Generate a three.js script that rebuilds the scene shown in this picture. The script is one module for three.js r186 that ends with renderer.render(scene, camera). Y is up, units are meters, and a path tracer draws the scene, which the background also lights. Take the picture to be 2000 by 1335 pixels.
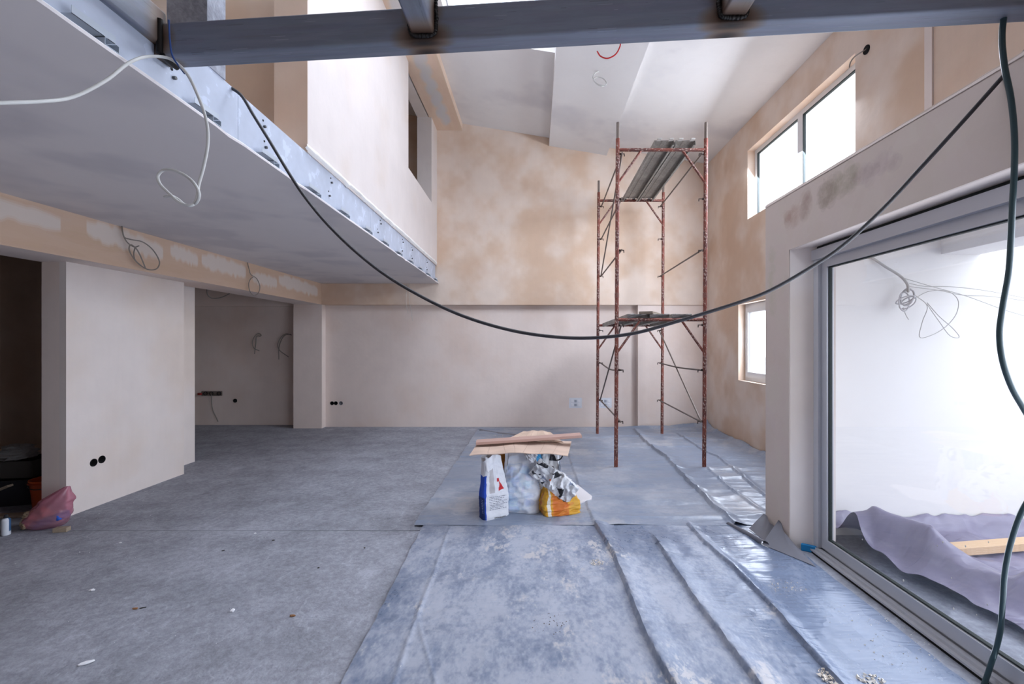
import * as THREE from 'three';
import { RoundedBoxGeometry } from 'three/addons/geometries/RoundedBoxGeometry.js';
import { mergeGeometries, mergeVertices, toCreasedNormals } from 'three/addons/utils/BufferGeometryUtils.js';
import { RectAreaLightUniformsLib } from 'three/addons/lights/RectAreaLightUniformsLib.js';
RectAreaLightUniformsLib.init();

// ---------- camera, sky, light, exposure ----------
const scene = new THREE.Scene();
const renderer = new THREE.WebGLRenderer({ antialias: true });
renderer.toneMapping = THREE.LinearToneMapping;
renderer.toneMappingExposure = 1.28;
renderer.shadowMap.enabled = true;
const F = 889, CX = 1045, CY = 672, EYE = 1.55;          // 16 mm lens, shifted a little
const camera = new THREE.PerspectiveCamera(2 * Math.atan(667.5 / F) * 180 / Math.PI, 2000 / 1335, 0.05, 200);
camera.setViewOffset(2000, 1335, -45, -4.5, 2000, 1335);
camera.position.set(0, EYE, 0);
camera.lookAt(0, EYE, -10);
scene.background = new THREE.Color().setRGB(2.95, 3.25, 3.8);  // bright overcast sky
// daylight - lamps added at the openings to boost the sky indoors
function daylightFill(name, w, h, intensity, pos, target) {
  const l = new THREE.RectAreaLight(new THREE.Color().setRGB(0.86, 0.945, 1.10), intensity, w, h);
  l.name = name; l.position.set(...pos); l.lookAt(...target); l.castShadow = true; scene.add(l);
}
daylightFill('roof_light_fill', 1.3, 4.6, 2.7, [-0.43, 5.40, -3.55], [-0.3, 0, -3.55]);
daylightFill('high_window_fill', 2.2, 0.95, 19, [3.30, 3.92, -5.66], [0, 1.5, -5.9]);
daylightFill('low_window_fill', 0.95, 1.0, 9, [3.25, 1.58, -6.56], [0, 1.58, -6.7]);
daylightFill('glass_door_fill', 4.0, 2.0, 1.9, [2.05, 1.15, -1.25], [0, 1.15, -1.25]);

// ---------- helpers ----------
let seed = 7;
const rnd = () => { seed = (seed * 1664525 + 1013904223) >>> 0; return seed / 4294967296; };
const rr = (a, b) => a + (b - a) * rnd();
const clamp = (x, a = 0, b = 1) => Math.min(b, Math.max(a, x));
const sstep = (a, b, x) => { const t = clamp((x - a) / (b - a)); return t * t * (3 - 2 * t); };
const mix = (a, b, t) => a + (b - a) * t;
const mix3 = (a, b, t) => [mix(a[0], b[0], t), mix(a[1], b[1], t), mix(a[2], b[2], t)];
const V = (x, y, z) => new THREE.Vector3(x, y, z);
const P = (px, py, d) => V((px - CX) / F * d, EYE - (py - CY) / F * d, -d);   // a measured point at its own distance
const floorAt = (px, py, y = 0) => P(px, py, (EYE - y) * F / (py - CY));

function hash(ix, iy, s) { let h = Math.imul(ix, 374761393) ^ Math.imul(iy, 668265263) ^ Math.imul(s, 1274126177); h = Math.imul(h ^ (h >>> 13), 1274126177); return ((h ^ (h >>> 16)) >>> 0) / 4294967296; }
function vnoise(x, y, per, s) {
  const ix = Math.floor(x), iy = Math.floor(y), fx = x - ix, fy = y - iy, u = fx * fx * (3 - 2 * fx), v = fy * fy * (3 - 2 * fy), m = (n) => ((n % per) + per) % per;
  const a = hash(m(ix), m(iy), s), b = hash(m(ix + 1), m(iy), s), c = hash(m(ix), m(iy + 1), s), d = hash(m(ix + 1), m(iy + 1), s);
  return a + (b - a) * u + (c - a) * v + (a - b - c + d) * u * v;
}
function fbm(u, v, f0, oct, s, gain = 0.5) { let t = 0, a = 1, n = 0, f = f0; for (let i = 0; i < oct; i++) { t += a * vnoise(u * f, v * f, f, s + i); n += a; a *= gain; f *= 2; } return t / n; }

const WRAP = THREE.RepeatWrapping;
function dataTex(w, h, fn, srgb = true) {
  const d = new Uint8Array(w * h * 4);
  for (let j = 0; j < h; j++) for (let i = 0; i < w; i++) {
    const c = fn((i + 0.5) / w, (j + 0.5) / h), k = (j * w + i) * 4;
    if (typeof c === 'number') d[k] = d[k + 1] = d[k + 2] = clamp(c) * 255; else { d[k] = clamp(c[0]) * 255; d[k + 1] = clamp(c[1]) * 255; d[k + 2] = clamp(c[2]) * 255; }
    d[k + 3] = 255;
  }
  const t = new THREE.DataTexture(d, w, h); t.magFilter = THREE.LinearFilter; t.minFilter = THREE.LinearMipmapLinearFilter; t.generateMipmaps = true;
  t.wrapS = t.wrapT = WRAP; if (srgb) t.colorSpace = THREE.SRGBColorSpace; t.needsUpdate = true; return t;
}
function canvasTex(w, h, draw) {
  const c = document.createElement('canvas'); c.width = w; c.height = h; draw(c.getContext('2d'), w, h);
  const t = new THREE.CanvasTexture(c); t.colorSpace = THREE.SRGBColorSpace; t.wrapS = t.wrapT = WRAP; return t;
}
const scaled = (t, mx, my = mx, ox = 0, oy = 0) => { const c = t.clone(); c.repeat.set(1 / mx, 1 / my); c.offset.set(ox, oy); c.needsUpdate = true; return c; };
const rgb = (r, g, b) => [r / 255, g / 255, b / 255];
const css = (c) => `rgb(${c.map((x) => Math.round(x * 255)).join(',')})`;

function boxUV(g) {     // uv in metres, by the way each face points
  g = g.index ? g.toNonIndexed() : g; g.computeVertexNormals();
  const p = g.attributes.position, n = g.attributes.normal, uv = new Float32Array(p.count * 2);
  for (let i = 0; i < p.count; i++) {
    const ax = Math.abs(n.getX(i)), ay = Math.abs(n.getY(i)), az = Math.abs(n.getZ(i));
    const [a, b] = ax >= ay && ax >= az ? [p.getZ(i), p.getY(i)] : ay >= az ? [p.getX(i), p.getZ(i)] : [p.getX(i), p.getY(i)];
    uv[i * 2] = a; uv[i * 2 + 1] = b;
  }
  g.setAttribute('uv', new THREE.BufferAttribute(uv, 2)); return g;
}
function box(x0, x1, y0, y1, z0, z1) { const g = new THREE.BoxGeometry(Math.abs(x1 - x0), Math.abs(y1 - y0), Math.abs(z1 - z0)); g.translate((x0 + x1) / 2, (y0 + y1) / 2, (z0 + z1) / 2); return boxUV(g); }
function rbox(w, h, d, r = 0.004, seg = 2) { const g = new RoundedBoxGeometry(w, h, d, seg, r); return g; }
// a flat slab drawn in (a, b), with openings, made thick along the third axis
function slab(axis, outline, holes, t0, t1) {
  const s = new THREE.Shape(outline.map(([a, b]) => new THREE.Vector2(a, b)));
  for (const h of holes) { const p = new THREE.Path(); if (h.r) p.absarc(h.a, h.b, h.r, 0, Math.PI * 2, true); else { p.moveTo(h[0], h[2]); p.lineTo(h[0], h[3]); p.lineTo(h[1], h[3]); p.lineTo(h[1], h[2]); p.closePath(); } s.holes.push(p); }
  const g = new THREE.ExtrudeGeometry(s, { depth: t1 - t0, bevelEnabled: false, curveSegments: 10 });
  g.translate(0, 0, t0);
  const p = g.attributes.position;
  for (let i = 0; i < p.count; i++) { const a = p.getX(i), b = p.getY(i), c = p.getZ(i); if (axis === 'x') p.setXYZ(i, c, b, a); else if (axis === 'y') p.setXYZ(i, a, c, b); }
  if (axis !== 'z') for (let i = 0; i < p.count; i += 3) { const x = p.getX(i), y = p.getY(i), z = p.getZ(i); p.setXYZ(i, p.getX(i + 1), p.getY(i + 1), p.getZ(i + 1)); p.setXYZ(i + 1, x, y, z); }
  return boxUV(g);
}
function add(name, geo, mat, parent = scene) { const m = new THREE.Mesh(Array.isArray(geo) ? mergeGeometries(geo.map((g) => strip(g))) : geo, mat); m.name = name; m.castShadow = m.receiveShadow = true; parent.add(m); return m; }
function strip(g) { g = g.index ? g.toNonIndexed() : g; for (const k of Object.keys(g.attributes)) if (!['position', 'normal', 'uv'].includes(k)) g.deleteAttribute(k); return g; }
const used = {};
function numbered(n) { const k = used[n] = (used[n] ?? -1) + 1; return k ? n + '_' + String(k).padStart(3, '0') : n; }
function thing(name, label, category, group) { const o = new THREE.Group(); o.name = numbered(name); o.userData = { label, category }; if (group) o.userData.group = group; scene.add(o); return o; }
function tag(m, label, category, group) { m.name = numbered(m.name); Object.assign(m.userData, { label, category }); if (group) m.userData.group = group; return m; }
function structure(name, label, category) { const o = new THREE.Group(); o.name = name; o.userData = { label, category, kind: 'structure' }; scene.add(o); return o; }
function tube(pts, r, seg = 6, per = 8, rad = 7) { const c = new THREE.CatmullRomCurve3(pts, false, 'centripetal'); return new THREE.TubeGeometry(c, Math.max(8, pts.length * per), r, rad, false); }
function cap(p, r) { const g = new THREE.SphereGeometry(r, 7, 5); g.translate(p.x, p.y, p.z); return g; }
const cable = (pts, r, per = 8) => [tube(pts, r, 6, per), cap(pts[0], r), cap(pts[pts.length - 1], r)];
function rod(a, b, r, seg = 12, r2 = r) {
  const d = b.clone().sub(a), g = new THREE.CylinderGeometry(r2, r, d.length(), seg, 1);
  g.applyQuaternion(new THREE.Quaternion().setFromUnitVectors(V(0, 1, 0), d.clone().normalize()));
  g.translate((a.x + b.x) / 2, (a.y + b.y) / 2, (a.z + b.z) / 2); return g;
}
// beam of rectangular section between two points, width across, height up
function bar(a, b, w, h, r = 0.006) {
  const d = b.clone().sub(a), g = new RoundedBoxGeometry(w, h, d.length(), 2, Math.min(r, w / 2.1, h / 2.1));
  const m = new THREE.Matrix4().lookAt(b, a, V(0, 1, 0)); m.setPosition(a.clone().add(b).multiplyScalar(0.5)); g.applyMatrix4(m); return g;
}
function barUV(a, b, w, h, r) {   // as bar(), with u along the length and v across each face, both 0 to 1
  const d = b.clone().sub(a), L = d.length(); let g = new RoundedBoxGeometry(w, h, L, 2, r); g = g.index ? g.toNonIndexed() : g;
  const p = g.attributes.position, n = g.attributes.normal, uv = g.attributes.uv;
  for (let i = 0; i < p.count; i++) uv.setXY(i, p.getZ(i) / L + 0.5, Math.abs(n.getX(i)) > Math.abs(n.getY(i)) ? p.getY(i) / h + 0.5 : p.getX(i) / w + 0.5);
  const m = new THREE.Matrix4().lookAt(b, a, V(0, 1, 0)); m.setPosition(a.clone().add(b).multiplyScalar(0.5)); g.applyMatrix4(m); return g;
}
function grid(nu, nv, fn) {   // fn(u, v) -> [x, y, z, s, t]
  const pos = [], uv = [], idx = [];
  for (let j = 0; j <= nv; j++) for (let i = 0; i <= nu; i++) { const q = fn(i / nu, j / nv); pos.push(q[0], q[1], q[2]); uv.push(q[3] ?? i / nu, q[4] ?? j / nv); }
  for (let j = 0; j < nv; j++) for (let i = 0; i < nu; i++) { const a = j * (nu + 1) + i, b = a + 1, c = a + nu + 1, d = c + 1; idx.push(a, b, d, a, d, c); }
  const g = new THREE.BufferGeometry(); g.setAttribute('position', new THREE.Float32BufferAttribute(pos, 3)); g.setAttribute('uv', new THREE.Float32BufferAttribute(uv, 2)); g.setIndex(idx); g.computeVertexNormals(); return g;
}
// a sheet with real thickness: the grid and its offset copy, joined round the rim
function sheet(nu, nv, fn, t) {
  const top = grid(nu, nv, fn), n = top.attributes.normal, p = top.attributes.position, N = p.count;
  const pos = [...p.array], uv = [...top.attributes.uv.array], idx = [...top.index.array];
  for (let i = 0; i < N; i++) { pos.push(p.getX(i) - n.getX(i) * t, p.getY(i) - n.getY(i) * t, p.getZ(i) - n.getZ(i) * t); uv.push(top.attributes.uv.getX(i), top.attributes.uv.getY(i)); }
  for (let k = 0; k < top.index.count; k += 3) idx.push(idx[k] + N, idx[k + 2] + N, idx[k + 1] + N);
  const rim = []; for (let i = 0; i < nu; i++) rim.push([i, i + 1]); for (let j = 0; j < nv; j++) rim.push([j * (nu + 1) + nu, (j + 1) * (nu + 1) + nu]);
  for (let i = nu; i > 0; i--) rim.push([nv * (nu + 1) + i, nv * (nu + 1) + i - 1]); for (let j = nv; j > 0; j--) rim.push([j * (nu + 1), (j - 1) * (nu + 1)]);
  for (const [a, b] of rim) idx.push(b, a, a + N, b, a + N, b + N);
  const g = new THREE.BufferGeometry(); g.setAttribute('position', new THREE.Float32BufferAttribute(pos, 3)); g.setAttribute('uv', new THREE.Float32BufferAttribute(uv, 2)); g.setIndex(idx);
  return toCreasedNormals(g, 0.9);
}

// ---------- materials ----------
const std = (o) => new THREE.MeshStandardMaterial({ roughness: 0.9, ...o });
const plain = (r, g, b, o = {}) => std({ color: new THREE.Color().setRGB(r / 255, g / 255, b / 255, THREE.SRGBColorSpace), ...o });
// gypsum plaster: pale where it has dried, tan where it is still damp
function plasterTex(s, dry, damp, amount, soft) {
  return dataTex(768, 768, (u, v) => {
    const a = fbm(u, v, 3, 5, s), b = fbm(u, v, 9, 4, s + 20), c = vnoise(u * 160, v * 14, 1 << 20, s + 40), e = fbm(u + 0.06 * a, v, 24, 3, s + 60);
    const t = sstep(amount - soft, amount + soft, 0.62 * a + 0.38 * b + 0.05 * (e - 0.5)), k = 1 + 0.035 * (e - 0.5) + 0.007 * (c - 0.5);
    return mix3(dry, damp, t).map((x) => x * k);
  });
}
const tPlasterTan = plasterTex(101, rgb(231, 213, 198), rgb(214, 185, 160), 0.5, 0.13);
const tPlasterDry = plasterTex(202, rgb(231, 216, 207), rgb(223, 203, 190), 0.56, 0.14);
const tPlasterBright = plasterTex(303, rgb(226, 216, 210), rgb(221, 207, 196), 0.58, 0.12);
const tPlasterWarm = plasterTex(404, rgb(222, 198, 178), rgb(214, 184, 160), 0.5, 0.16);
const tCeil = dataTex(768, 768, (u, v) => {
  const a = fbm(u, v, 3, 5, 11), b = fbm(u * 1, v, 6, 4, 31), st = fbm(u, v, 20, 3, 55);
  const t = 0.9 * sstep(0.55, 0.75, 0.6 * a + 0.4 * b) + 0.12 * (st - 0.5); return mix3(rgb(232, 229, 227), rgb(214, 211, 212), clamp(t));
});
const tBump = dataTex(512, 512, (u, v) => 0.6 * fbm(u, v, 4, 4, 71) + 0.4 * fbm(u, v, 40, 3, 91), false);
const plaster = (t, tile = 4, o = {}) => std({ map: scaled(t, tile), bumpMap: scaled(tBump, 2), bumpScale: 0.003, ...o });
const M = {
  tan: plaster(tPlasterTan, 3.7), dry: plaster(tPlasterDry, 4.3), bright: plaster(tPlasterBright, 4.1), pale: plaster(tPlasterBright, 4.7, { color: new THREE.Color().setRGB(0.92, 0.92, 0.93) }), warm: plaster(tPlasterWarm, 3.3),
  ceil: std({ map: scaled(tCeil, 3.1), bumpMap: scaled(tBump, 2), bumpScale: 0.002 }),
  white: plain(232, 230, 232), white2: plain(238, 235, 231),
  pvc: plain(228, 229, 230, { roughness: 0.35 }), alu: plain(196, 196, 200, { roughness: 0.42, metalness: 0.35 }), gasket: plain(26, 38, 36, { roughness: 0.6 }), dark: plain(24, 23, 24), black: plain(12, 12, 13),
  glass: new THREE.MeshPhysicalMaterial({ color: 0xffffff, roughness: 0.02, transmission: 1, thickness: 0, ior: 1.5 }),
};
const tConcrete = dataTex(1024, 1024, (u, v) => {
  const a = fbm(u, v, 4, 5, 13), b = fbm(u, v, 16, 4, 17), c = fbm(u, v, 96, 3, 19, 0.7), sp = vnoise(u * 300, v * 300, 300, 23);
  let t = 0.61 + 0.12 * (a - 0.5) + 0.12 * (b - 0.5) + 0.17 * (c - 0.5); if (sp > 0.975) t += 0.09; if (sp < 0.02) t -= 0.12;
  const scr = Math.pow(fbm(u * 1, v * 1, 7, 4, 29), 1) ; if (Math.abs(scr - 0.5) < 0.006) t += 0.04;
  return [t * 0.965, t * 0.98, t * 1.04];
});
const tConcreteBump = dataTex(1024, 1024, (u, v) => 0.5 * fbm(u, v, 8, 4, 33) + 0.5 * fbm(u, v, 128, 2, 37), false);
M.concrete = std({ map: scaled(tConcrete, 2.6), bumpMap: scaled(tConcreteBump, 1.3), bumpScale: 0.004, roughness: 0.82 });

// ---------- the building ----------
const XL = -3.94, XR = 3.18, ZB = -8.40, ZF = 2.5;      // left beam, right wall, back beam, wall behind the camera
const ceilY = (x) => 5.62 - 0.165 * (x + 1.33);
const rect = (a0, a1, b0, b1) => [[a0, b0], [a1, b0], [a1, b1], [a0, b1]];

{ // floor: two pours with an open joint between them
  const f = structure('floor', 'bare grey concrete floor with a joint running across it', 'floor');
  add('concrete_slab', box(-8.2, 3.43, -0.15, 0, -9.0, -3.795), M.concrete, f);
  add('concrete_slab', slab('y', [[-8.2, -3.79], [-5.6, -3.788], [-4, -3.787], [-2.5, -3.79], [-1, -3.783], [3.43, -3.785], [3.43, 2.7], [-8.2, 2.7]], [], -0.15, 0), M.concrete, f);
  add('unfinished_gap', box(1.93, 2.07, 0.0, 0.003, -3.49, 0.9), M.concrete, f);
  add('joint_bed', box(-8.2, 3.4, -0.14, -0.02, -3.85, -3.7), plain(60, 58, 58), f);
}
const tarpHoles = [];
{ // back wall: beam and pilasters stand proud of a recessed panel
  const w = structure('wall_back', 'tall back wall of mottled drying plaster with a recessed lower panel', 'wall');
  const sock = [645.5, 653, 663].map((px) => { const p = P(px + 3, 787, 8.55); return { a: p.x, b: p.y, r: 0.036 }; });
  add('recessed_panel', slab('z', rect(-4.0, 1.95, 0, 2.32), [...sock, [0.66, 0.86, 0.37, 0.53], [1.22, 1.42, 0.37, 0.53]], -8.75, -8.55), M.dry, w);
  add('upper_face', slab('z', [[-3.945, 2.282], [3.3, 2.275], [3.3, ceilY(3.3) + 0.1], [-3.945, ceilY(-3.945) + 0.1]], [], -8.75, ZB), M.tan, w);
  add('pilaster', box(-4.46, -3.935, 0, 2.29, -8.75, ZB), M.dry, w);
  add('pilaster', box(1.905, 3.3, 0, 2.277, -8.75, ZB - 0.02), M.dry, w);
  add('backing', box(-8.2, 3.43, -0.1, 6.8, -9.0, -8.75), M.dry, w);
}
{ // left wall: dropped beam on a pier, with two dark openings
  const w = structure('wall_left', 'plastered left wall with a long dropped beam over two dark openings', 'wall');
  add('beam_core', box(XL - 0.5, XL - 0.004, 2.29, 2.75, ZB - 0.3, ZF), M.dry, w);
  const tBeam = canvasTex(2048, 128, (c, W, H) => {
    c.fillStyle = css(rgb(219, 190, 164)); c.fillRect(0, 0, W, H);
    const X = (z) => (z + 8.4) / 10.9 * W;
    for (let i = 0; i < 260; i++) { c.fillStyle = `rgba(${rnd() < 0.5 ? '206,170,140' : '228,202,180'},0.10)`; c.beginPath(); c.ellipse(rnd() * W, rnd() * H, 20 + 60 * rnd(), 5 + 16 * rnd(), 0, 0, 7); c.fill(); }
    const patch = (z0, z1, y0, y1, tilt) => { // dried skim coat: pale, with a ragged edge
      for (const [grow, al] of [[7, 0.35], [2, 0.6], [-3, 0.8]]) {
        c.fillStyle = `rgba(229,216,206,${al})`; c.beginPath(); const n = 40, top = [], bot = [];
        for (let i = 0; i <= n; i++) { const t = i / n, e = Math.min(1, 4 * Math.min(t, 1 - t)) ** 0.5, m = (y0 + y1) / 2 + tilt * (t - 0.5), h = (y1 - y0) / 2 * (0.55 + 0.45 * e); const x = X(mix(z0, z1, t)); top.push([x, (1 - (m + h * (0.8 + 0.4 * hash(i >> 1, 1, 9)))) * H - grow]); bot.push([x, (1 - (m - h * (0.7 + 0.6 * hash(i >> 1, 2, 9)))) * H + grow]); }
        top.forEach((q, i) => (i ? c.lineTo(...q) : c.moveTo(...q))); bot.reverse().forEach((q) => c.lineTo(...q)); c.closePath(); c.fill();
      }
    };
    patch(-3.78, -2.1, 0.5, 0.8, 0.1); patch(-4.82, -4.0, 0.42, 0.78, 0.14); patch(-5.32, -4.92, 0.45, 0.75, 0.1); patch(-6.2, -5.38, 0.4, 0.78, 0.05); patch(-6.95, -6.35, 0.3, 0.62, 0); patch(-8.25, -7.0, 0.35, 0.75, 0.1); patch(-1.6, 0.8, 0.4, 0.7, 0);
  });
  add('beam_face', box(XL - 0.004, XL, 2.285, 2.72, ZB, ZF), std({ map: scaled(tBeam, 10.9, 0.435, 8.4 / 10.9, -2.285 / 0.435), bumpMap: scaled(tBump, 2), bumpScale: 0.003 }), w);
  // pier with two sunk socket boxes
  const s1 = { a: -4.33, b: 0.425, r: 0.037 }, s2 = { a: -4.412, b: 0.435, r: 0.037 };
  add('pier', slab('x', rect(-5.446, -4.077, 0, 2.31), [s1, s2], -4.26, -4.20), M.bright, w);
  add('pier_core', box(-4.42, -4.26, 0, 2.31, -5.446, -4.077), M.dry, w);
  add('pier_return', box(-4.85, -4.50, 0, 2.31, -6.02, -5.44), M.bright, w);
  add('added_wall_panel', box(-4.42, -4.20, 0, 2.31, -3.30, ZF), M.bright, w);  // unseen wall added to narrow the opening and darken the room behind
  // rooms behind the openings
  add('room_partition', box(-8.0, -4.42, 0, 2.9, -5.44, -5.25), M.warm, w);
  add('outer_wall', box(-8.2, -8.0, -0.1, 6.9, -9.0, 2.7), M.warm, w);
  add('inner_lintel', box(-8.0, -4.4, 2.28, 2.75, -8.75, -8.66), M.dry, w);
  add('side_room_ceiling', box(-8.0, XL - 0.45, 2.72, 2.9, -8.75, ZF), M.dry, w);
}
{ // right side: full-height far wall with two windows
  const w = structure('wall_right', 'mottled tan right wall with a high window and a small low window', 'wall');
  add('far_wall', slab('x', [[-8.6, 0], [-3.85, 0], [-3.85, 6], [-8.6, 6]], [[-6.81, -4.52, 3.42, 4.44], [-7.12, -6.0, 0.99, 2.17]], XR, XR + 0.25), M.tan, w);
  add('near_upper_wall', box(XR, XR + 0.25, 2.5, 6, -3.85, ZF), M.tan, w);
  add('pilaster_strip', box(XR - 0.035, XR + 0.01, 2.6, 5.5, -3.60, ZF), M.warm, w);
  add('edge_bead', box(XR - 0.05, XR - 0.03, 2.6, 5.5, -3.66, -3.59), M.dry, w);
}
{ // the low header and pillar beside the glass door
  const w = structure('wall_header', 'low plastered header and pillar framing the big glass door', 'wall');
  const tHead = canvasTex(1536, 768, (c, W, H) => {
    c.fillStyle = css(rgb(206, 190, 180)); c.fillRect(0, 0, W, H);
    for (let i = 0; i < 900; i++) { c.fillStyle = `rgba(${['196,176,164', '214,199,190', '203,186,180'][i % 3]},0.09)`; c.beginPath(); c.ellipse(rnd() * W, rnd() * H, 10 + 40 * rnd(), 8 + 26 * rnd(), rnd() * 3, 0, 7); c.fill(); }
    const X = (z) => (z + 3.85) / 6.35 * W, Y = (y) => (1 - y / 2.72) * H;
    const stain = (z, y, rx, ry, al) => { for (let i = 0; i < 46; i++) { const a = rnd() * 6.3, q = Math.sqrt(rnd()); c.fillStyle = `rgba(158,138,127,${al})`; c.beginPath(); c.ellipse(X(z + Math.cos(a) * q * rx), Y(y + Math.sin(a) * q * ry), 3 + 12 * rnd(), 4 + 11 * rnd(), rnd() * 3, 0, 7); c.fill(); } };
    stain(-3.45, 2.52, 0.1, 0.06, 0.07); stain(-3.28, 2.55, 0.05, 0.09, 0.09); stain(-3.03, 2.56, 0.1, 0.08, 0.13); stain(-2.86, 2.58, 0.14, 0.07, 0.10); stain(-2.6, 2.55, 0.2, 0.05, 0.05); stain(-3.75, 2.1, 0.05, 0.3, 0.03);
  });
  const mh = std({ map: scaled(tHead, 6.35, 2.72, 3.85 / 6.35, 0), bumpMap: scaled(tBump, 2), bumpScale: 0.003 });
  add('header_core', box(1.96, 2.24, 2.275, 2.72, -3.84, ZF), M.dry, w);
  add('inner_face', slab('x', [[-3.85, 0], [-3.495, 0], [-3.495, 2.275], [0.9, 2.275], [0.9, 0], [ZF, 0], [ZF, 2.72], [-3.85, 2.72]], [], 1.95, 1.965), mh, w);
  // rough broken plaster along the top edge
  const n = 160; const lip = grid(n, 3, (u, v) => { const z = -3.85 + 6.3 * u, j = 0.012 * fbm(u, 0.3, 64, 3, 5) + 0.01 * fbm(u, 0.7, 16, 3, 8); return v < 0.4 ? [1.946, 2.70 + j * (v > 0 ? 1 : 0), z] : v < 0.8 ? [1.96, 2.716 + j, z] : [2.02, 2.70, z]; });
  add('broken_edge', lip, M.dry, w);
  add('pillar', slab('y', [[1.964, -3.85], [1.964, -3.495], [1.955, -3.492], [2.10, -3.39], [2.24, -3.39], [2.24, -3.85]], [], 0, 2.275), M.bright, w);
  add('near_wall', box(1.964, 2.24, 0, 2.30, 0.9, ZF), M.dry, w);
  add('ledge_slab', box(2.24, 3.43, 2.5, 2.70, -3.85, ZF), M.white, w);
}
{ // sloping ceiling with a roof light and a dropped band
  const c = structure('ceiling', 'white sloping ceiling with a roof light and a dropped band', 'ceiling');
  const g = slab('y', rect(-8.2, 3.45, -8.9, 2.7), [[-1.1, 0.26, -5.95, -1.2]], 0, 0.22);
  const p = g.attributes.position; for (let i = 0; i < p.count; i++) p.setY(i, p.getY(i) + ceilY(p.getX(i))); g.computeVertexNormals();
  add('sloping_board', g, M.ceil, c);
  const d = box(0.26, 1.32, -0.15, 0.02, ZB, ZF), q = d.attributes.position; for (let i = 0; i < q.count; i++) q.setY(i, q.getY(i) + ceilY(q.getX(i))); d.computeVertexNormals();
  add('dropped_band', d, M.ceil, c);
  const tSmear = canvasTex(256, 2048, (x, W, H) => {
    x.fillStyle = css(rgb(222, 196, 172)); x.fillRect(0, 0, W, H);
    for (let i = 0; i < 300; i++) { x.fillStyle = `rgba(${i % 2 ? '212,182,155' : '229,206,186'},0.12)`; x.beginPath(); x.ellipse(rnd() * W, rnd() * H, 20 + 20 * rnd(), 20 + 60 * rnd(), 0, 0, 7); x.fill(); }
    for (let i = 0; i < 900; i++) { const t = rnd(), y = (0.66 + 0.31 * t) * H; x.fillStyle = `rgba(205,200,198,${0.05 + 0.07 * rnd()})`; x.beginPath(); x.ellipse(W * (0.52 + 0.10 * Math.sin(t * 60) + 0.12 * (rnd() - 0.5)), y, 12 + 20 * rnd(), 16 + 20 * rnd(), 0.4, 0, 7); x.fill(); }
  });
  add('boxed_edge', box(-1.86, -1.34, 5.5, 5.9, ZB, ZF), M.warm, c);
  add('boxed_edge_soffit', box(-1.84, -1.342, 5.496, 5.50, ZB, ZF), std({ map: scaled(tSmear, 0.52, 10.9, 1.86 / 0.52, 8.4 / 10.9) }), c);
}
{ // wall behind the camera, and the loft's rear rooms
  const w = structure('wall_front', 'plain plastered wall behind the camera', 'wall');
  add('wall_body', box(-8.2, 3.43, -0.1, 6.9, ZF, ZF + 0.2), M.dry, w);
}
{ // loft wall above the mezzanine edge, with an unglazed opening
  const w = structure('wall_loft', 'pale loft wall above the steel edge with an unglazed opening', 'wall');
  const lw = slab('x', [[ZB, 3.0], [-3.44, 3.0], [-3.44, 5.8], [ZB, 5.8]], [[-7.92, -6.37, 4.02, 5.5]], -2.06, -1.81), lp = lw.attributes.position;
  for (let i = 0; i < lp.count; i++) lp.setX(i, lp.getX(i) + 0.0185 * (lp.getZ(i) + 8.4));      // follows the edge, slightly out of square
  lw.computeVertexNormals(); add('loft_wall', lw, M.pale, w);
  add('shaded_end_face', box(-1.97, -1.7195, 3.0, 5.85, -3.45, -3.437), M.warm, w);  // warmer, darker plaster colour stands in for the shade on this end
  add('cross_wall', box(-8.0, -1.98, 3.0, 6.6, -3.95, -3.72), M.tan, w);
  add('loft_back_room', box(-4.2, -4.0, 3.0, 6.4, ZB, -3.95), M.warm, w);
  add('concrete_column', box(-1.91, -1.70, 3.0, 6.0, -2.50, -2.36), M.concrete, w);
}
function frameRect(axis, a0, a1, b0, b1, t, w0, w1) { // four bars round a rectangle; a along z, b up
  const out = []; for (const [p, q, r, s] of [[a0, a1, b0, b0 + t], [a0, a1, b1 - t, b1], [a0, a0 + t, b0 + t, b1 - t], [a1 - t, a1, b0 + t, b1 - t]]) out.push(box(w0, w1, r, s, p, q)); return out;
}
{ // high window
  const w = structure('window_1', 'high two-pane window with a white frame in the right wall', 'window');
  add('frame', frameRect('x', -6.81, -4.52, 3.42, 4.44, 0.06, 3.29, 3.36), M.pvc, w);
  add('mullion', box(3.29, 3.36, 3.48, 4.38, -5.70, -5.60), M.pvc, w);
  for (const [z0, z1] of [[-6.75, -5.70], [-5.60, -4.58]]) {
    add('gasket', frameRect('x', z0, z1, 3.48, 4.38, 0.012, 3.295, 3.325), M.gasket, w);
    add('pane', box(3.315, 3.32, 3.485, 4.375, z0 + 0.005, z1 - 0.005), M.glass, w);
  }
}
{ // low window
  const w = structure('window_2', 'small white casement window low in the far right wall', 'window');
  add('frame', frameRect('x', -7.12, -6.0, 0.99, 2.17, 0.06, 3.29, 3.36), M.pvc, w);
  const s = add('sash', frameRect('x', -7.06, -6.06, 1.05, 2.11, 0.075, 3.265, 3.34), M.pvc, w);
  add('handle', [rbox(0.02, 0.06, 0.03, 0.005).translate(3.255, 1.53, -6.1), rbox(0.02, 0.13, 0.022, 0.008).translate(3.225, 1.49, -6.1), rod(V(3.25, 1.54, -6.1), V(3.225, 1.54, -6.1), 0.009)], plain(120, 112, 104, { roughness: 0.4 }), s);
  add('pane', box(3.305, 3.31, 1.12, 2.04, -6.99, -6.13), M.glass, w);
}
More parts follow.
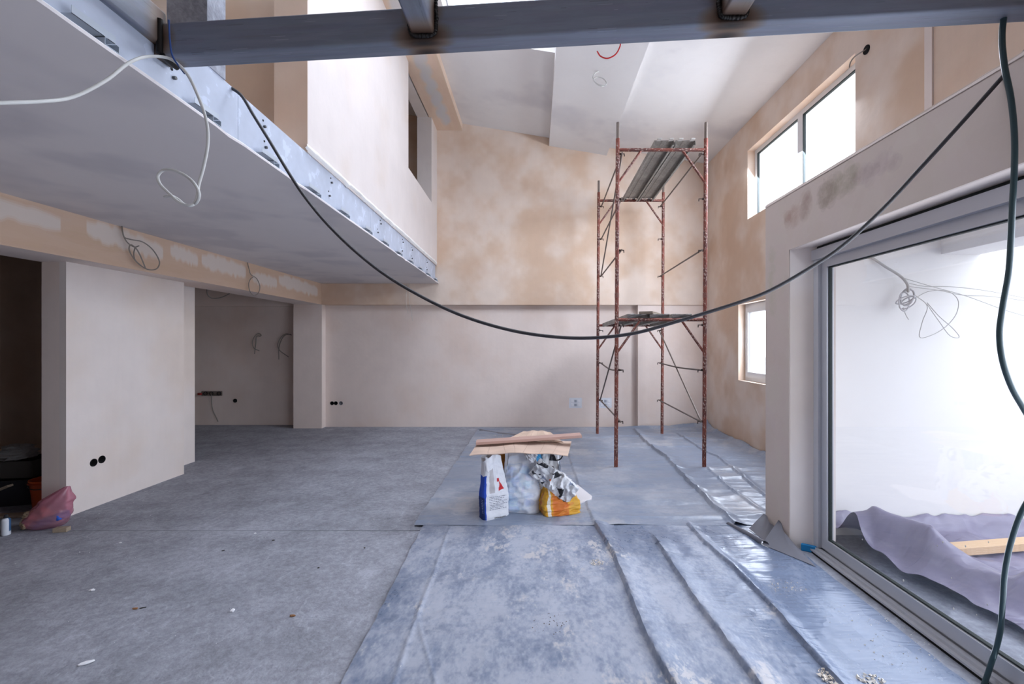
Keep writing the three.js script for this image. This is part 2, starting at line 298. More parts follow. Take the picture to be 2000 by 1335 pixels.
{ // roof light
  const w = structure('window_3', 'roof light let into the sloping ceiling', 'window');
  const mk = (g) => { const p = g.attributes.position; for (let i = 0; i < p.count; i++) p.setY(i, p.getY(i) + ceilY(p.getX(i))); g.computeVertexNormals(); return g; };
  add('frame', [mk(box(-1.14, -1.08, 0.2, 0.28, -5.99, -1.16)), mk(box(0.24, 0.30, 0.2, 0.28, -5.99, -1.16)), mk(box(-1.08, 0.24, 0.2, 0.28, -5.99, -5.93)), mk(box(-1.08, 0.24, 0.2, 0.28, -1.22, -1.16))], M.alu, w);
  add('pane', mk(box(-1.09, 0.25, 0.235, 0.24, -5.94, -1.21)), M.glass, w);
}
{ // sliding glass door
  const w = structure('door_1', 'large sliding glass door in a white aluminium frame', 'door');
  add('frame', [box(2.08, 2.17, 0.055, 2.245, -3.40, -3.345), box(2.07, 2.17, 2.175, 2.25, -3.42, 0.9), box(2.085, 2.17, 0.055, 2.245, 0.83, 0.9)], M.alu, w);
  add('head_box', box(2.10, 2.24, 2.235, 2.275, -3.40, 0.9), M.gasket, w);
  add('sill_gap_shade', box(2.052, 2.075, 0.0, 0.026, -3.41, 0.9), M.black, w);  // solid black strip in place of the shade under the track
  const t = add('bottom_track', [box(2.045, 2.20, 0.022, 0.034, -3.40, 0.9), box(2.07, 2.10, 0.02, 0.05, -3.41, 0.9), box(2.125, 2.17, 0.02, 0.06, -3.41, 0.9)], M.alu, w);
  add('track_groove', box(2.10, 2.125, 0.02, 0.026, -3.41, 0.9), M.dark, t);
  add('sash', [box(2.105, 2.155, 0.06, 2.18, -3.345, -3.285), box(2.105, 2.155, 0.06, 0.135, -3.285, 0.8), box(2.105, 2.155, 2.11, 2.18, -3.285, 0.8), box(2.105, 2.155, 0.06, 2.18, 0.8, 0.86)], M.alu, w);
  add('gasket', frameRect('x', -3.288, 0.802, 0.133, 2.112, 0.010, 2.118, 2.142), M.gasket, w);
  const pane = add('pane', box(2.126, 2.132, 0.135, 2.11, -3.285, 0.8), M.glass, w);
  const spot = plain(225, 222, 214);
  for (const [px, py, r] of [[1764, 1133, 0.006], [1862, 1188, 0.005], [1858, 1128, 0.003], [1841, 1058, 0.004], [1885, 1066, 0.004], [1684, 1053, 0.004], [1928, 1180, 0.003], [1930, 1058, 0.003], [1907, 1200, 0.003], [1830, 1065, 0.003]]) {
    const d = 2.124 * F / (px - CX), p = P(px, py, d); const g = new THREE.SphereGeometry(r, 6, 4); g.scale(0.35, 1.4, 1); g.translate(2.1255, p.y, p.z); add('paint_splash', g, spot, pane);
  }
}
{ // covered terrace outside the glass door
  const w = structure('wall_terrace', 'white rendered terrace wall seen through the glass door', 'wall');
  add('terrace_wall', box(2.24, 7.5, -0.1, 2.6, -3.85, -3.70), M.white2, w);
  add('terrace_floor', box(2.24, 7.5, -0.15, 0, -3.85, 2.5), M.concrete, w);
  add('edge_beam', box(3.30, 3.62, 2.28, 2.72, -3.70, 2.5), M.white2, w);
  add('parapet', box(5.2, 5.35, -0.1, 1.0, -3.85, 2.5), M.white2, w);
}
{ const g = add('ground_outside', box(-40, 60, -0.5, -0.16, -60, 40), plain(190, 186, 178)); g.userData = { kind: 'structure', label: 'pale ground around the house', category: 'ground' }; }

// ---------- mezzanine and steel ----------
const tSteel = dataTex(512, 512, (u, v) => { const a = fbm(u, v, 4, 5, 201), b = fbm(u, v, 32, 3, 207), s = vnoise(u * 6, v * 220, 1 << 20, 211); const t = 0.50 + 0.10 * (a - 0.5) + 0.05 * (b - 0.5) + 0.015 * (s - 0.5); return [t * 0.93, t * 0.98, t * 1.1]; });
const tFascia = dataTex(512, 512, (u, v) => { const a = fbm(u, v, 4, 5, 221), b = fbm(u, v, 24, 4, 227); let t = 0.76 + 0.10 * (a - 0.5) + 0.06 * (b - 0.5); if (b > 0.7) t += 0.05; return [t * 0.95, t * 0.99, t * 1.07]; });
Object.assign(M, {
  steel: std({ map: scaled(tSteel, 1.2), roughness: 0.5, metalness: 0.1 }), fascia: std({ map: scaled(tFascia, 1.5), roughness: 0.5 }), galv: plain(186, 194, 204, { roughness: 0.4, metalness: 0.2 }),
  weld: plain(22, 18, 16, { roughness: 0.5, metalness: 0.4 }), scorch: plain(74, 55, 40, { roughness: 0.7 }), bolt: plain(95, 96, 98, { roughness: 0.45, metalness: 0.7 }),
});
const edgeX = (z) => -1.63 - 0.0215 * (-z - 1.8);        // front edge of the plasterboard soffit, slightly out of square
{
  const m = thing('mezzanine_floor', 'mezzanine with grey plasterboard soffit and pale steel edge on the left', 'mezzanine');
  const n = 90, ragged = (u) => 0.006 * (fbm(u, 0.4, 64, 3, 61) - 0.5) + 0.012 * (fbm(u, 0.8, 128, 2, 62) > 0.66 ? 1 : 0);
  add('soffit_board', sheet(n, 8, (u, v) => { const z = ZF - (ZF + 8.39) * u; return [mix(XL - 0.002, edgeX(z) - ragged(u), v), 2.682, z, mix(XL, edgeX(z), v), z]; }, -0.0125), std({ map: scaled(dataTex(512, 512, (u, v) => { const a = fbm(u, v, 3, 5, 71), b = fbm(u, v * 1, 12, 3, 73), t = sstep(0.42, 0.68, 0.7 * a + 0.3 * b); return mix3(rgb(220, 214, 213), rgb(203, 198, 200), t); }), 3.4), roughness: 0.95 }), m);
  add('board_core', sheet(n, 1, (u, v) => { const z = ZF - (ZF + 8.38) * u; return [edgeX(z) - 0.004 - 0.01 * v - ragged(u), 2.682 + 0.0125 * v, z]; }, 0.002), M.white, m);
  const fz = (z) => edgeX(z) - 0.062;
  const prof = [[0.0, 2.70], [0.0, 3.0]];
  // steel channel: web and two flanges, in lengths with open seams
  const seams = [ZF, -0.9, -2.62, -4.86, -6.35, -7.35, -8.36];
  for (let k = 0; k + 1 < seams.length; k++) {
    const z0 = seams[k] - 0.0015, z1 = seams[k + 1] + 0.0015, a = fz(z0), b = fz(z1), y0 = 2.705, y1 = 3.0;
    const g = new THREE.BufferGeometry(), q = (x, y, z) => [x, y, z];
    const c = [[a, y0, z0], [b, y0, z1], [b, y1, z1], [a, y1, z0], [a - 0.1, y0, z0], [b - 0.1, y0, z1], [b - 0.1, y1, z1], [a - 0.1, y1, z0]];
    const f = [[0, 1, 2, 3], [5, 4, 7, 6], [4, 0, 3, 7], [1, 5, 6, 2], [3, 2, 6, 7], [4, 5, 1, 0]], pos = [];
    for (const [i, j, l, o] of f) for (const t of [i, o, l, i, l, j]) pos.push(...c[t]);
    g.setAttribute('position', new THREE.Float32BufferAttribute(pos, 3)); 
    const s = add('edge_channel', boxUV(g), M.fascia, m);
    for (let z = z0 - 0.28; z > z1 + 0.1; z -= 0.95) for (const y of [2.80, 2.925]) {
      const x = mix(a, b, (z - z0) / (z1 - z0)); const bz = z + rr(-0.06, 0.06);
      const hd = new THREE.CylinderGeometry(0.0085, 0.0085, 0.014, 6); hd.rotateZ(Math.PI / 2); hd.translate(x + 0.007, y, bz);
      const hole = new THREE.CylinderGeometry(0.007, 0.007, 0.004, 8); hole.rotateZ(Math.PI / 2); hole.translate(x + 0.001, y + 0.035, bz + 0.01);
      add('bolt', hd, M.bolt, s); add('drill_hole', hole, M.black, s);
    }
  }
  add('floor_slab', slab('y', [[-8.0, -8.4], [-1.88, -8.4], [-1.73, -1], [-1.66, ZF], [-8.0, ZF]], [], 2.78, 3.0), M.dry, m);
  // crumbling plaster where the loft wall meets the steel
  add('plaster_edge', grid(200, 4, (u, v) => { const z = -3.40 - 4.95 * u, j = fbm(u, 0.5, 128, 3, 81), k = fbm(u, 0.1, 32, 3, 83); const x = -1.81 + 0.0185 * (z + 8.4); return [x + (v > 0 && v < 1 ? 0.012 + 0.02 * j : 0), 3.055 - (0.03 + 0.035 * k * j * 2) * v, z]; }), M.white2, m);
  // ends of the metal ceiling profiles, poking out over the board
  for (let k = -4; k < 12; k++) {
    const z = -1.76 - 0.595 * k - rr(-0.02, 0.02), x1 = edgeX(z) - 0.012, y = 2.694;
    const u = [box(x1 - 0.06, x1, y, y + 0.002, z - 0.03, z + 0.03), box(x1 - 0.06, x1, y, y + 0.03, z - 0.03, z - 0.0285), box(x1 - 0.06, x1, y, y + 0.03, z + 0.0285, z + 0.03), box(x1 - 0.06, x1, y + 0.028, y + 0.03, z + 0.02, z + 0.03), box(x1 - 0.06, x1, y + 0.028, y + 0.03, z - 0.03, z - 0.02)];
    const c = [box(x1 - 0.055, x1 - 0.005, y + 0.032, y + 0.034, z - 0.02, z + 0.15), box(x1 - 0.055, x1 - 0.0535, y + 0.032, y + 0.062, z - 0.02, z + 0.15), box(x1 - 0.0065, x1 - 0.005, y + 0.032, y + 0.062, z - 0.02, z + 0.15)];
    add('ceiling_profile', [...u, ...c], M.galv, m);
  }
}
{
  // transverse beam and the joists welded to it
  const A = V(-1.70, 2.905, -2.074), B = V(3.15, 2.905, -1.667), LEN = A.distanceTo(B), U = (x) => (x - A.x) / (B.x - A.x);
  // bare mill steel; burnt brown and black where it was welded
  const burn = (c, x, y, rx, ry, al) => { const g = c.createRadialGradient(0, 0, 0, 0, 0, 1); g.addColorStop(0, `rgba(20,14,12,${al})`); g.addColorStop(0.35, `rgba(58,38,26,${al * 0.9})`); g.addColorStop(0.65, `rgba(104,74,48,${al * 0.6})`); g.addColorStop(1, 'rgba(110,90,70,0)'); c.save(); c.translate(x, y); c.scale(rx, ry); c.fillStyle = g; c.beginPath(); c.arc(0, 0, 1, 0, 7); c.fill(); c.restore(); };
  const steelBase = (c, W, H) => { c.fillStyle = '#777c8a'; c.fillRect(0, 0, W, H); for (let i = 0; i < 500; i++) { c.fillStyle = `rgba(${['96,102,118', '140,146,160', '104,100,104'][i % 3]},${0.05 + 0.06 * rnd()})`; c.beginPath(); c.ellipse(rnd() * W, rnd() * H, 20 + 70 * rnd(), 3 + 14 * rnd(), 0, 0, 7); c.fill(); } for (let i = 0; i < 90; i++) { c.fillStyle = i % 3 ? 'rgba(60,62,70,0.35)' : 'rgba(200,205,215,0.4)'; c.fillRect(rnd() * W, rnd() * H, 3 + 30 * rnd(), 1 + rnd()); } };
  const tBeam2 = canvasTex(2048, 128, (c, W, H) => { steelBase(c, W, H); for (const x of [-0.473, 0.79]) { burn(c, U(x) * W, H * 0.85, 62, 62, 1); burn(c, U(x) * W, H * 0.2, 42, 70, 0.9); } burn(c, U(-1.69) * W, H * 0.5, 46, 90, 1); });
  const t = thing('steel_beam', 'long grey steel box beam spanning the top of the picture', 'beam');
  add('box_section', barUV(A, B, 0.095, 0.15, 0.012), std({ map: tBeam2, roughness: 0.5, metalness: 0.1 }), t);
  add('end_weld', [rod(V(-1.665, 2.84, -2.02), V(-1.665, 2.99, -2.02), 0.014, 8), rod(V(-1.66, 2.832, -2.11), V(-1.655, 2.832, -2.02), 0.013, 8)], M.weld, t);
  const along = (x) => A.z + (B.z - A.z) * U(x) + 0.048;
  const tJoist = canvasTex(2048, 64, (c, W, H) => { steelBase(c, W, H); const g = c.createLinearGradient(0, 0, 60, 0); g.addColorStop(0, 'rgba(30,20,16,1)'); g.addColorStop(0.25, 'rgba(84,58,40,0.9)'); g.addColorStop(0.6, 'rgba(128,100,74,0.5)'); g.addColorStop(1, 'rgba(120,110,100,0)'); c.fillStyle = g; c.fillRect(0, 0, 60, H); });
  M.joist = std({ map: tJoist, roughness: 0.5, metalness: 0.1 });
  const bead = (pts, n, r, m, parent) => { const out = [], c = new THREE.CatmullRomCurve3(pts); for (let i = 0; i <= n; i++) { const p = c.getPoint(i / n), s = new THREE.SphereGeometry(r * (0.85 + 0.35 * rnd()), 7, 5); s.translate(p.x + rr(-1, 1) * r * 0.15, p.y, p.z); out.push(s); } add('weld_bead', out, m, parent); };
  const joist = (x, label) => {
    const z0 = along(x), y = 2.935, j = thing('steel_joist', label, 'beam', 'joists welded to the long beam');
    add('box_section', barUV(V(x, y, z0 - 0.002), V(x, y, ZF - 0.02), 0.10, 0.16, 0.012), M.joist, j);
    bead([[-0.055, 0.10], [-0.054, -0.05], [-0.045, -0.078], [0, -0.084], [0.045, -0.078], [0.054, -0.05], [0.055, 0.10]].map(([dx, dy]) => V(x + dx, y + dy, z0 + 0.004)), 60, 0.010, M.weld, j);
  };
  joist(-0.473, 'grey steel joist welded to the beam left of the roof light');
  joist(0.79, 'grey steel joist welded to the beam toward the right');
  const e = thing('steel_joist', 'blue-grey steel joist lying along the mezzanine edge at top left', 'beam', 'joists welded to the long beam');
  add('box_section', barUV(V(-1.715, 2.965, -2.06), V(-1.70, 2.965, ZF - 0.02), 0.10, 0.16, 0.012), M.joist, e);
  bead([V(-1.77, 2.885, -2.065), V(-1.70, 2.882, -2.065), V(-1.66, 2.885, -2.06), V(-1.66, 2.96, -2.055)], 34, 0.013, M.weld, e);
}

// ---------- scaffold tower ----------
{
  const tRust = dataTex(512, 512, (u, v) => { const a = fbm(u, v, 6, 5, 241), b = fbm(u, v, 28, 4, 247), s = vnoise(u * 90, v * 90, 90, 251); let c = mix3(rgb(128, 70, 58), rgb(98, 60, 56), sstep(0.4, 0.62, a)); c = mix3(c, rgb(150, 96, 78), sstep(0.56, 0.7, b) * 0.6); if (s > 0.93 || b > 0.68) c = mix3(c, rgb(205, 195, 185), 0.8); return c; });
  M.rust = std({ map: scaled(tRust, 0.25, 0.5), roughness: 0.75, metalness: 0.1 });
  M.brace = plain(120, 108, 100, { roughness: 0.6, metalness: 0.3 }); M.clip = plain(64, 50, 44, { roughness: 0.7, metalness: 0.3 });
  M.plank = std({ map: scaled(dataTex(512, 512, (u, v) => { const a = fbm(u, v, 5, 5, 261), b = fbm(u, v, 40, 3, 263); const t = 0.60 + 0.18 * (a - 0.5) + 0.12 * (b - 0.5); return [t, t * 0.98, t * 0.94]; }), 0.8), roughness: 0.6, metalness: 0.3 });
  M.spill = plain(200, 196, 190);
  const tubeUV = (g, k = 1) => { const uv = g.attributes.uv; for (let i = 0; i < uv.count; i++) uv.setXY(i, uv.getX(i) * 0.16, uv.getY(i) * k); return g; };
  const R = 0.0245, T = thing('scaffold_tower', 'rusty red tube scaffold tower standing on the plastic sheeting', 'scaffold');
  const FZ = -5.67, RZ = -7.83, lean = 0.0055;
  const at = (x, y, z) => V(x + lean * y, y, z);
  const frames = [{ z: FZ, l: 1.008, r: 2.106, top: 4.31, b1: 1.856, b2: 3.97, y0: 0.012 }, { z: RZ, l: 1.072, r: 2.184, top: 4.36, b1: 1.876, b2: 4.02, y0: 0.012 }];
  for (const f of frames) {
    const o = new THREE.Group(); o.name = 'end_frame'; T.add(o);
    for (const x of [f.l, f.r]) {
      add('post', [tubeUV(rod(at(x, f.y0, f.z), at(x, 2.16, f.z), R, 14), 2.1), tubeUV(rod(at(x, 2.16, f.z), at(x, f.top - 0.2, f.z), R, 14), 2.1)], M.rust, o);
      add('post_spigot', rod(at(x, f.top - 0.22, f.z), at(x, f.top, f.z), 0.019, 12), M.brace, o);
      add('joint_collar', rod(at(x, 2.13, f.z), at(x, 2.19, f.z), R + 0.003, 14), M.rust, o);
    }
    for (const y of [f.b1, f.b2]) {
      add('crossbar', tubeUV(rod(at(f.l, y, f.z), at(f.r, y, f.z), 0.021, 12), 1), M.rust, o);
      for (const [x, s] of [[f.l, 1], [f.r, -1]]) add('knee_brace', tubeUV(rod(at(x, y - 0.42, f.z), at(x + s * 0.29, y - 0.01, f.z), 0.0145, 10), 0.5), M.rust, o);
    }
    for (const [x, s] of [[f.l, 1], [f.r, -1]]) for (const y of [0.59, 1.23, 1.79, 2.72, 3.36, 3.92]) {
      const p = at(x, y, f.z);
      add('locking_pin', [rod(p, V(p.x + s * 0.085, p.y, p.z), 0.006, 7), rod(V(p.x + s * 0.082, p.y + 0.004, p.z), V(p.x + s * 0.084, p.y - 0.03, p.z), 0.006, 7), rod(V(p.x + s * 0.026, p.y, p.z), V(p.x + s * 0.04, p.y, p.z), 0.014, 8)], M.clip, o);
    }
  }
  const side = (s, yR, yF, bow = 0) => {
    const a = frames[1], b = frames[0], xa = (s < 0 ? a.l : a.r) - s * 0.05, xb = (s < 0 ? b.l : b.r) - s * 0.05, p = at(xa, yR, RZ - 0.03), q = at(xb, yF, FZ + 0.03);
    const mid = p.clone().lerp(q, 0.5); mid.y -= bow; mid.x += bow * 0.3;
    add('side_brace', bow ? tube([p, mid, q], 0.011, 6, 6, 8) : rod(p, q, 0.011, 9), M.brace, T);
  };
  side(-1, 3.92, 3.92); side(-1, 3.36, 3.36); side(-1, 2.72, 2.72); side(-1, 2.72, 3.92); side(-1, 1.23, 1.23, 0.05); side(-1, 0.59, 0.59); side(-1, 0.59, 1.79);
  side(1, 3.92, 3.92); side(1, 2.72, 2.72); side(1, 1.23, 1.23, 0.02); side(1, 0.59, 0.59); side(1, 1.79, 0.59);
  // pressed steel planks: folded channel section with a ribbed pan, swept between the bars, and hooks over them
  const plankGeo = (w, L) => {
    const t = 0.003, h = 0.06, s = [[-w / 2, -h], [-w / 2 + 0.025, -h], [-w / 2 + 0.025, -h + t], [-w / 2 + t, -h + t], [-w / 2 + t, -t], [-w * 0.12, -t], [-w * 0.12 + 0.006, -0.009]];
    const r = s.map(([a, b]) => [-a, b]).reverse(), out = [[w / 2, 0], [-w / 2, 0]], sh = new THREE.Shape([...s, ...r, ...out].map(([a, b]) => new THREE.Vector2(a, b)));
    const g = new THREE.ExtrudeGeometry(sh, { depth: L, bevelEnabled: false }); return boxUV(g);
  };
  const deck = (x, y, dy, label, w = 0.25) => {
    const L = FZ - RZ - 0.06, pk = thing('scaffold_plank', label, 'plank', 'steel planks of the scaffold decks');
    pk.position.set(x, y + 0.032, RZ + 0.03); pk.rotation.x = -Math.atan2(-dy, L);
    add('pan', plankGeo(w, L), M.plank, pk);
    for (const z of [0.0, L]) for (const s of [-0.3, 0.3]) add('hook', rbox(0.05, 0.012, 0.07, 0.004).translate(s * w, -0.004, z + (z ? 0.03 : -0.03)), M.spill, pk);
  };
  deck(1.62, 4.02, -0.05, 'left steel plank of the upper scaffold deck'); deck(1.885, 4.02, -0.05, 'right steel plank of the upper scaffold deck');
  deck(1.28, 1.876, -0.02, 'leftmost steel plank of the lower scaffold deck'); deck(1.56, 1.876, -0.02, 'middle steel plank of the lower scaffold deck'); deck(1.84, 1.876, -0.02, 'rightmost steel plank of the lower scaffold deck');
  const bd = rbox(0.17, 0.032, 0.95, 0.004); bd.rotateY(-0.42); bd.rotateX(0.02);
  M.wood = std({ map: scaled(dataTex(256, 512, (u, v) => { const a = fbm(u, v * 0.25, 32, 4, 271), b = fbm(u, v, 4, 3, 273), t = 0.62 + 0.14 * (a - 0.5) + 0.1 * (b - 0.5); return [t, t * 0.9, t * 0.78]; }), 0.5, 1), roughness: 0.85 });
  const w = add('wooden_board', bd, std({ map: M.wood.map, color: new THREE.Color().setRGB(0.72, 0.72, 0.74), roughness: 0.9 })); w.position.set(1.56, 1.95, -6.05); tag(w, 'loose grey wooden board lying on the lower scaffold deck', 'board');
}

// ---------- plastic sheeting on the floor ----------
const wrinkleTex = dataTex(1024, 1024, (u, v) => { const w = 0.05 * fbm(u, v, 6, 3, 301), a = fbm(u, v + w, 5, 4, 303), r = 1 - Math.abs(2 * fbm(u + w * 0.3, v * 1 + w, 8, 3, 305) - 1), s = vnoise(u * 10 + 2 * a, (v + w) * 90, 1 << 20, 307); return 0.55 * r + 0.25 * a + 0.2 * s; }, false);
function tarpTex(s, lo, hi) {
  return dataTex(1024, 1024, (u, v) => {
    const a = fbm(u, v, 3, 5, s), b = fbm(u, v, 12, 5, s + 10, 0.6), c = fbm(u, v, 80, 3, s + 20, 0.7), e = fbm(u, v, 5, 4, s + 30);
    const t = sstep(lo, hi, 0.5 * a + 0.32 * b + 0.18 * c), q = sstep(0.60, 0.70, 0.55 * e + 0.3 * b + 0.15 * c);
    let k = mix3(rgb(132, 142, 160), rgb(164, 169, 180), t); k = mix3(k, rgb(178, 175, 176), q * 0.4); if (vnoise(u * 260, v * 260, 260, s + 5) > 0.985) k = mix3(k, rgb(205, 203, 200), 0.7); if (vnoise(u * 210, v * 210, 210, s + 7) < 0.006) k = rgb(96, 96, 104); return k;
  });
}
const tTarpRear = tarpTex(331, 0.44, 0.72);
// front sheet: one map over its whole width (3 m) and length (5.2 m); trodden plaster dust lies thick in the middle, the strip by the door is clean film
const dustAt = (u, v) => { const a = fbm(u, v, 5, 5, 311), b = fbm(u, v, 24, 5, 321, 0.6), c = fbm(u, v, 150, 3, 331, 0.7), x = -1 + 3 * u; const lay = 0.05 - 0.17 * sstep(1.25, 1.5, x + 0.25 * (a - 0.5)); return sstep(0.38, 0.70, 0.40 * a + 0.34 * b + 0.26 * c + lay); };
const tTarpFront = dataTex(1280, 2048, (u, v) => {
  const t = dustAt(u, v), b = fbm(u, v, 24, 5, 345, 0.6), c = fbm(u, v, 150, 3, 331, 0.7), e = fbm(u, v, 8, 4, 341), q = sstep(0.58, 0.68, 0.5 * e + 0.3 * b + 0.2 * c) * (t > 0.4 ? 1 : 0.25);
  let k = mix3(rgb(106, 118, 140), rgb(164, 168, 180), t); k = mix3(k, rgb(190, 184, 182), q * 0.75); if (vnoise(u * 400, v * 700, 700, 15) > 0.988) k = mix3(k, rgb(212, 210, 206), 0.7); if (vnoise(u * 300, v * 520, 520, 17) < 0.004) k = rgb(92, 92, 100); return k;
});
const tTarpRough = dataTex(512, 1024, (u, v) => { const t = mix(0.27, 0.7, dustAt(u, v)); return [t, t, t]; }, false);
const overSheet = (t) => { const c = t.clone(); c.repeat.set(1 / 3, 1 / 5.2); c.offset.set(1 / 3, 3.95 / 5.2); c.needsUpdate = true; return c; };
M.tarpFront = std({ map: overSheet(tTarpFront), roughnessMap: overSheet(tTarpRough), bumpMap: scaled(wrinkleTex, 1.2), bumpScale: 0.008, roughness: 1 });
M.tarpRear = std({ map: scaled(tTarpRear, 2.7), bumpMap: scaled(wrinkleTex, 1.3), bumpScale: 0.009, roughness: 0.34 });
M.tarpDark = plain(112, 112, 120, { roughness: 0.45 });
const foldLine = (px) => { const q = px.map(([a, b]) => floorAt(a, b)).sort((m, n) => m.z - n.z); return (z) => { if (z <= q[0].z) return [q[0].x, sstep(-0.25, 0, z - q[0].z)]; for (let i = 1; i < q.length; i++) if (z <= q[i].z) return [mix(q[i - 1].x, q[i].x, (z - q[i - 1].z) / (q[i].z - q[i - 1].z)), 1]; const L = q.length - 1; return [q[L].x + (q[L].x - q[L - 1].x) / (q[L].z - q[L - 1].z) * (z - q[L].z), 1]; }; };
const ridge = (s, wl, wr) => (s < 0 ? Math.exp(-((s / wl) ** 2)) : Math.exp(-((s / wr) ** 2)));
const frontFolds = [
  [foldLine([[1163, 1028], [1200, 1090], [1232, 1170], [1258, 1240], [1280, 1285], [1310, 1335]]), 0.034, 0.007, 0.10],
  [foldLine([[1285, 1065], [1320, 1120], [1375, 1200], [1420, 1262], [1475, 1335]]), 0.030, 0.008, 0.09],
  [foldLine([[1345, 1028], [1372, 1060], [1432, 1112], [1500, 1180], [1560, 1250], [1612, 1310]]), 0.026, 0.008, 0.05],
  [foldLine([[872, 1050], [845, 1130], [815, 1205], [772, 1330]]), 0.006, 0.012, 0.012], [foldLine([[815, 1205], [822, 1240], [832, 1275]]), 0.004, 0.01, 0.01],
];
const rearFolds = [
  [foldLine([[1240, 842], [1260, 865], [1300, 895], [1340, 940], [1385, 985], [1432, 1025]]), 0.030, 0.009, 0.07],
  [foldLine([[1325, 850], [1370, 880], [1400, 895], [1440, 925], [1480, 960], [1497, 975]]), 0.022, 0.009, 0.05],
  [foldLine([[1108, 880], [1119, 915], [1130, 945], [1150, 1000], [1163, 1028]]), 0.014, 0.010, 0.05],
  [foldLine([[1380, 915], [1440, 970], [1490, 1000]]), 0.014, 0.010, 0.03], [foldLine([[1293, 890], [1320, 920], [1345, 945]]), 0.01, 0.01, 0.03],
];
function tarpHeight(folds, x, z, wr, sd, fw = 0.0026) {
  let h = 0; for (const [f, a, l, r] of folds) { const [fx, k] = f(z); h += a * k * ridge(x - fx, l, r) * (0.75 + 0.5 * fbm(z * 0.11 + 7, x * 0.05 + 3, 8, 2, sd)); }
  const fine = fw * (1 - Math.abs(2 * vnoise(x * 3.1 + 40, z * 15 + 90 + 2.2 * fbm(x * 0.1 + 3, z * 0.1 + 4, 8, 2, sd + 9), 1 << 16, sd + 6) - 1));
  const n = fbm(x * 0.06 + 5, z * 0.2 + 9, 16, 4, sd), m = 1 - Math.abs(2 * fbm(x * 0.045 + 4, z * 0.22 + 6 + 0.05 * n, 12, 3, sd + 4) - 1);
  return h + fine + wr * (0.5 * n + 0.9 * Math.max(0, m - 0.72) / 0.28);
}
{
  const t = tag(add('plastic_sheet', sheet(300, 230, (u, v) => {
    const z = mix(-3.90, 1.2, v), e = 0.022 * (fbm(v, 0.3, 48, 4, 351) - 0.5) + 0.02 * (fbm(v, 0.6, 8, 2, 353) - 0.5), xl = mix(-0.945, -0.79, v * 1.2) + e, xr = (z > -3.5 ? 1.965 : 1.935) + 0.02 * (fbm(v, 0.1, 24, 3, 355) - 0.5), x = mix(xl, xr, u);
    return [x, 0.009 + tarpHeight(frontFolds, x, z, 0.007, 361), z + 0.05 * (1 - v) ** 12 * (fbm(u, 0.2, 12, 3, 357) - 0.5), x, z];
  }, 0.0015), M.tarpFront), 'dusty grey-blue plastic sheet nearest the camera with long folds', 'plastic sheet', 'plastic sheets on the floor');
  // corners turned up against the pillar
  const flap = (pts, name) => { const [a, b, c, d] = pts; return add(name, sheet(14, 14, (u, v) => { const p = a.clone().lerp(b, u).lerp(d.clone().lerp(c, u), v); const w = 0.012 * Math.sin(u * 9 + v * 3) * v; return [p.x - w, p.y + 0.004, p.z + w, u, v]; }, 0.0015), M.tarpDark, t); };
  flap([floorAt(1488, 1063, 0.02), floorAt(1594, 1107, 0.02), V(1.93, 0.06, -3.45), V(1.938, 0.15, -3.62)], 'turned_up_corner');
  flap([floorAt(1463, 1032, 0.02), floorAt(1500, 1062, 0.02), V(1.935, 0.06, -3.66), V(1.93, 0.12, -3.84)], 'turned_up_corner');
  // the rolled edge where the sheets meet
  const q = [[1424, 1022], [1445, 1034], [1470, 1049], [1494, 1064]].map(([a, b]) => floorAt(a, b, 0.02)), rl = grid(24, 8, (u, v) => { const c = new THREE.CatmullRomCurve3(q).getPoint(u), an = v * 3.6; return [c.x + 0.02 * Math.cos(an), 0.012 + 0.02 * u + 0.022 * Math.sin(an), c.z + 0.02 * Math.cos(an) + 0.01 * fbm(u, v, 8, 2, 5)]; });
  add('rolled_edge', rl, M.tarpDark, t);
  tag(add('plastic_sheet', sheet(400, 330, (u, v) => {
    const z = mix(-8.37, -3.86, v), xl = -1.03 + 0.03 * (fbm(v, 0.3, 24, 4, 371) - 0.5), x = mix(xl, 3.165, u);
    let y = 0.004 + tarpHeight(rearFolds, x, z, 0.02, 381, 0.007); y += 0.05 * sstep(3.05, 3.165, x) * (0.6 + 0.8 * fbm(v, 0.2, 16, 3, 383)) + 0.045 * sstep(-8.26, -8.37, z) * (0.5 + fbm(u, 0.6, 24, 3, 385)) * sstep(0.55, 0.8, u) + 0.05 * sstep(2.3, 3.1, x) * sstep(-8.1, -8.36, z);
    return [x, y, z, x, z];
  }, 0.0015), M.tarpRear), 'grey plastic sheet under the scaffold running to the back wall', 'plastic sheet', 'plastic sheets on the floor');
  const ed = [[936, 841], [960, 845], [1000, 849], [1045, 853]].map(([a, b]) => floorAt(a, b, 0.02));
  add('rolled_edge', sheet(20, 4, (u, v) => { const c = new THREE.CatmullRomCurve3(ed).getPoint(u); return [c.x, 0.02 + 0.03 * Math.sin(v * 3) * (1 - u), c.z - 0.10 * v]; }, 0.001), M.tarpDark, scene.getObjectByName('plastic_sheet_001'));
}

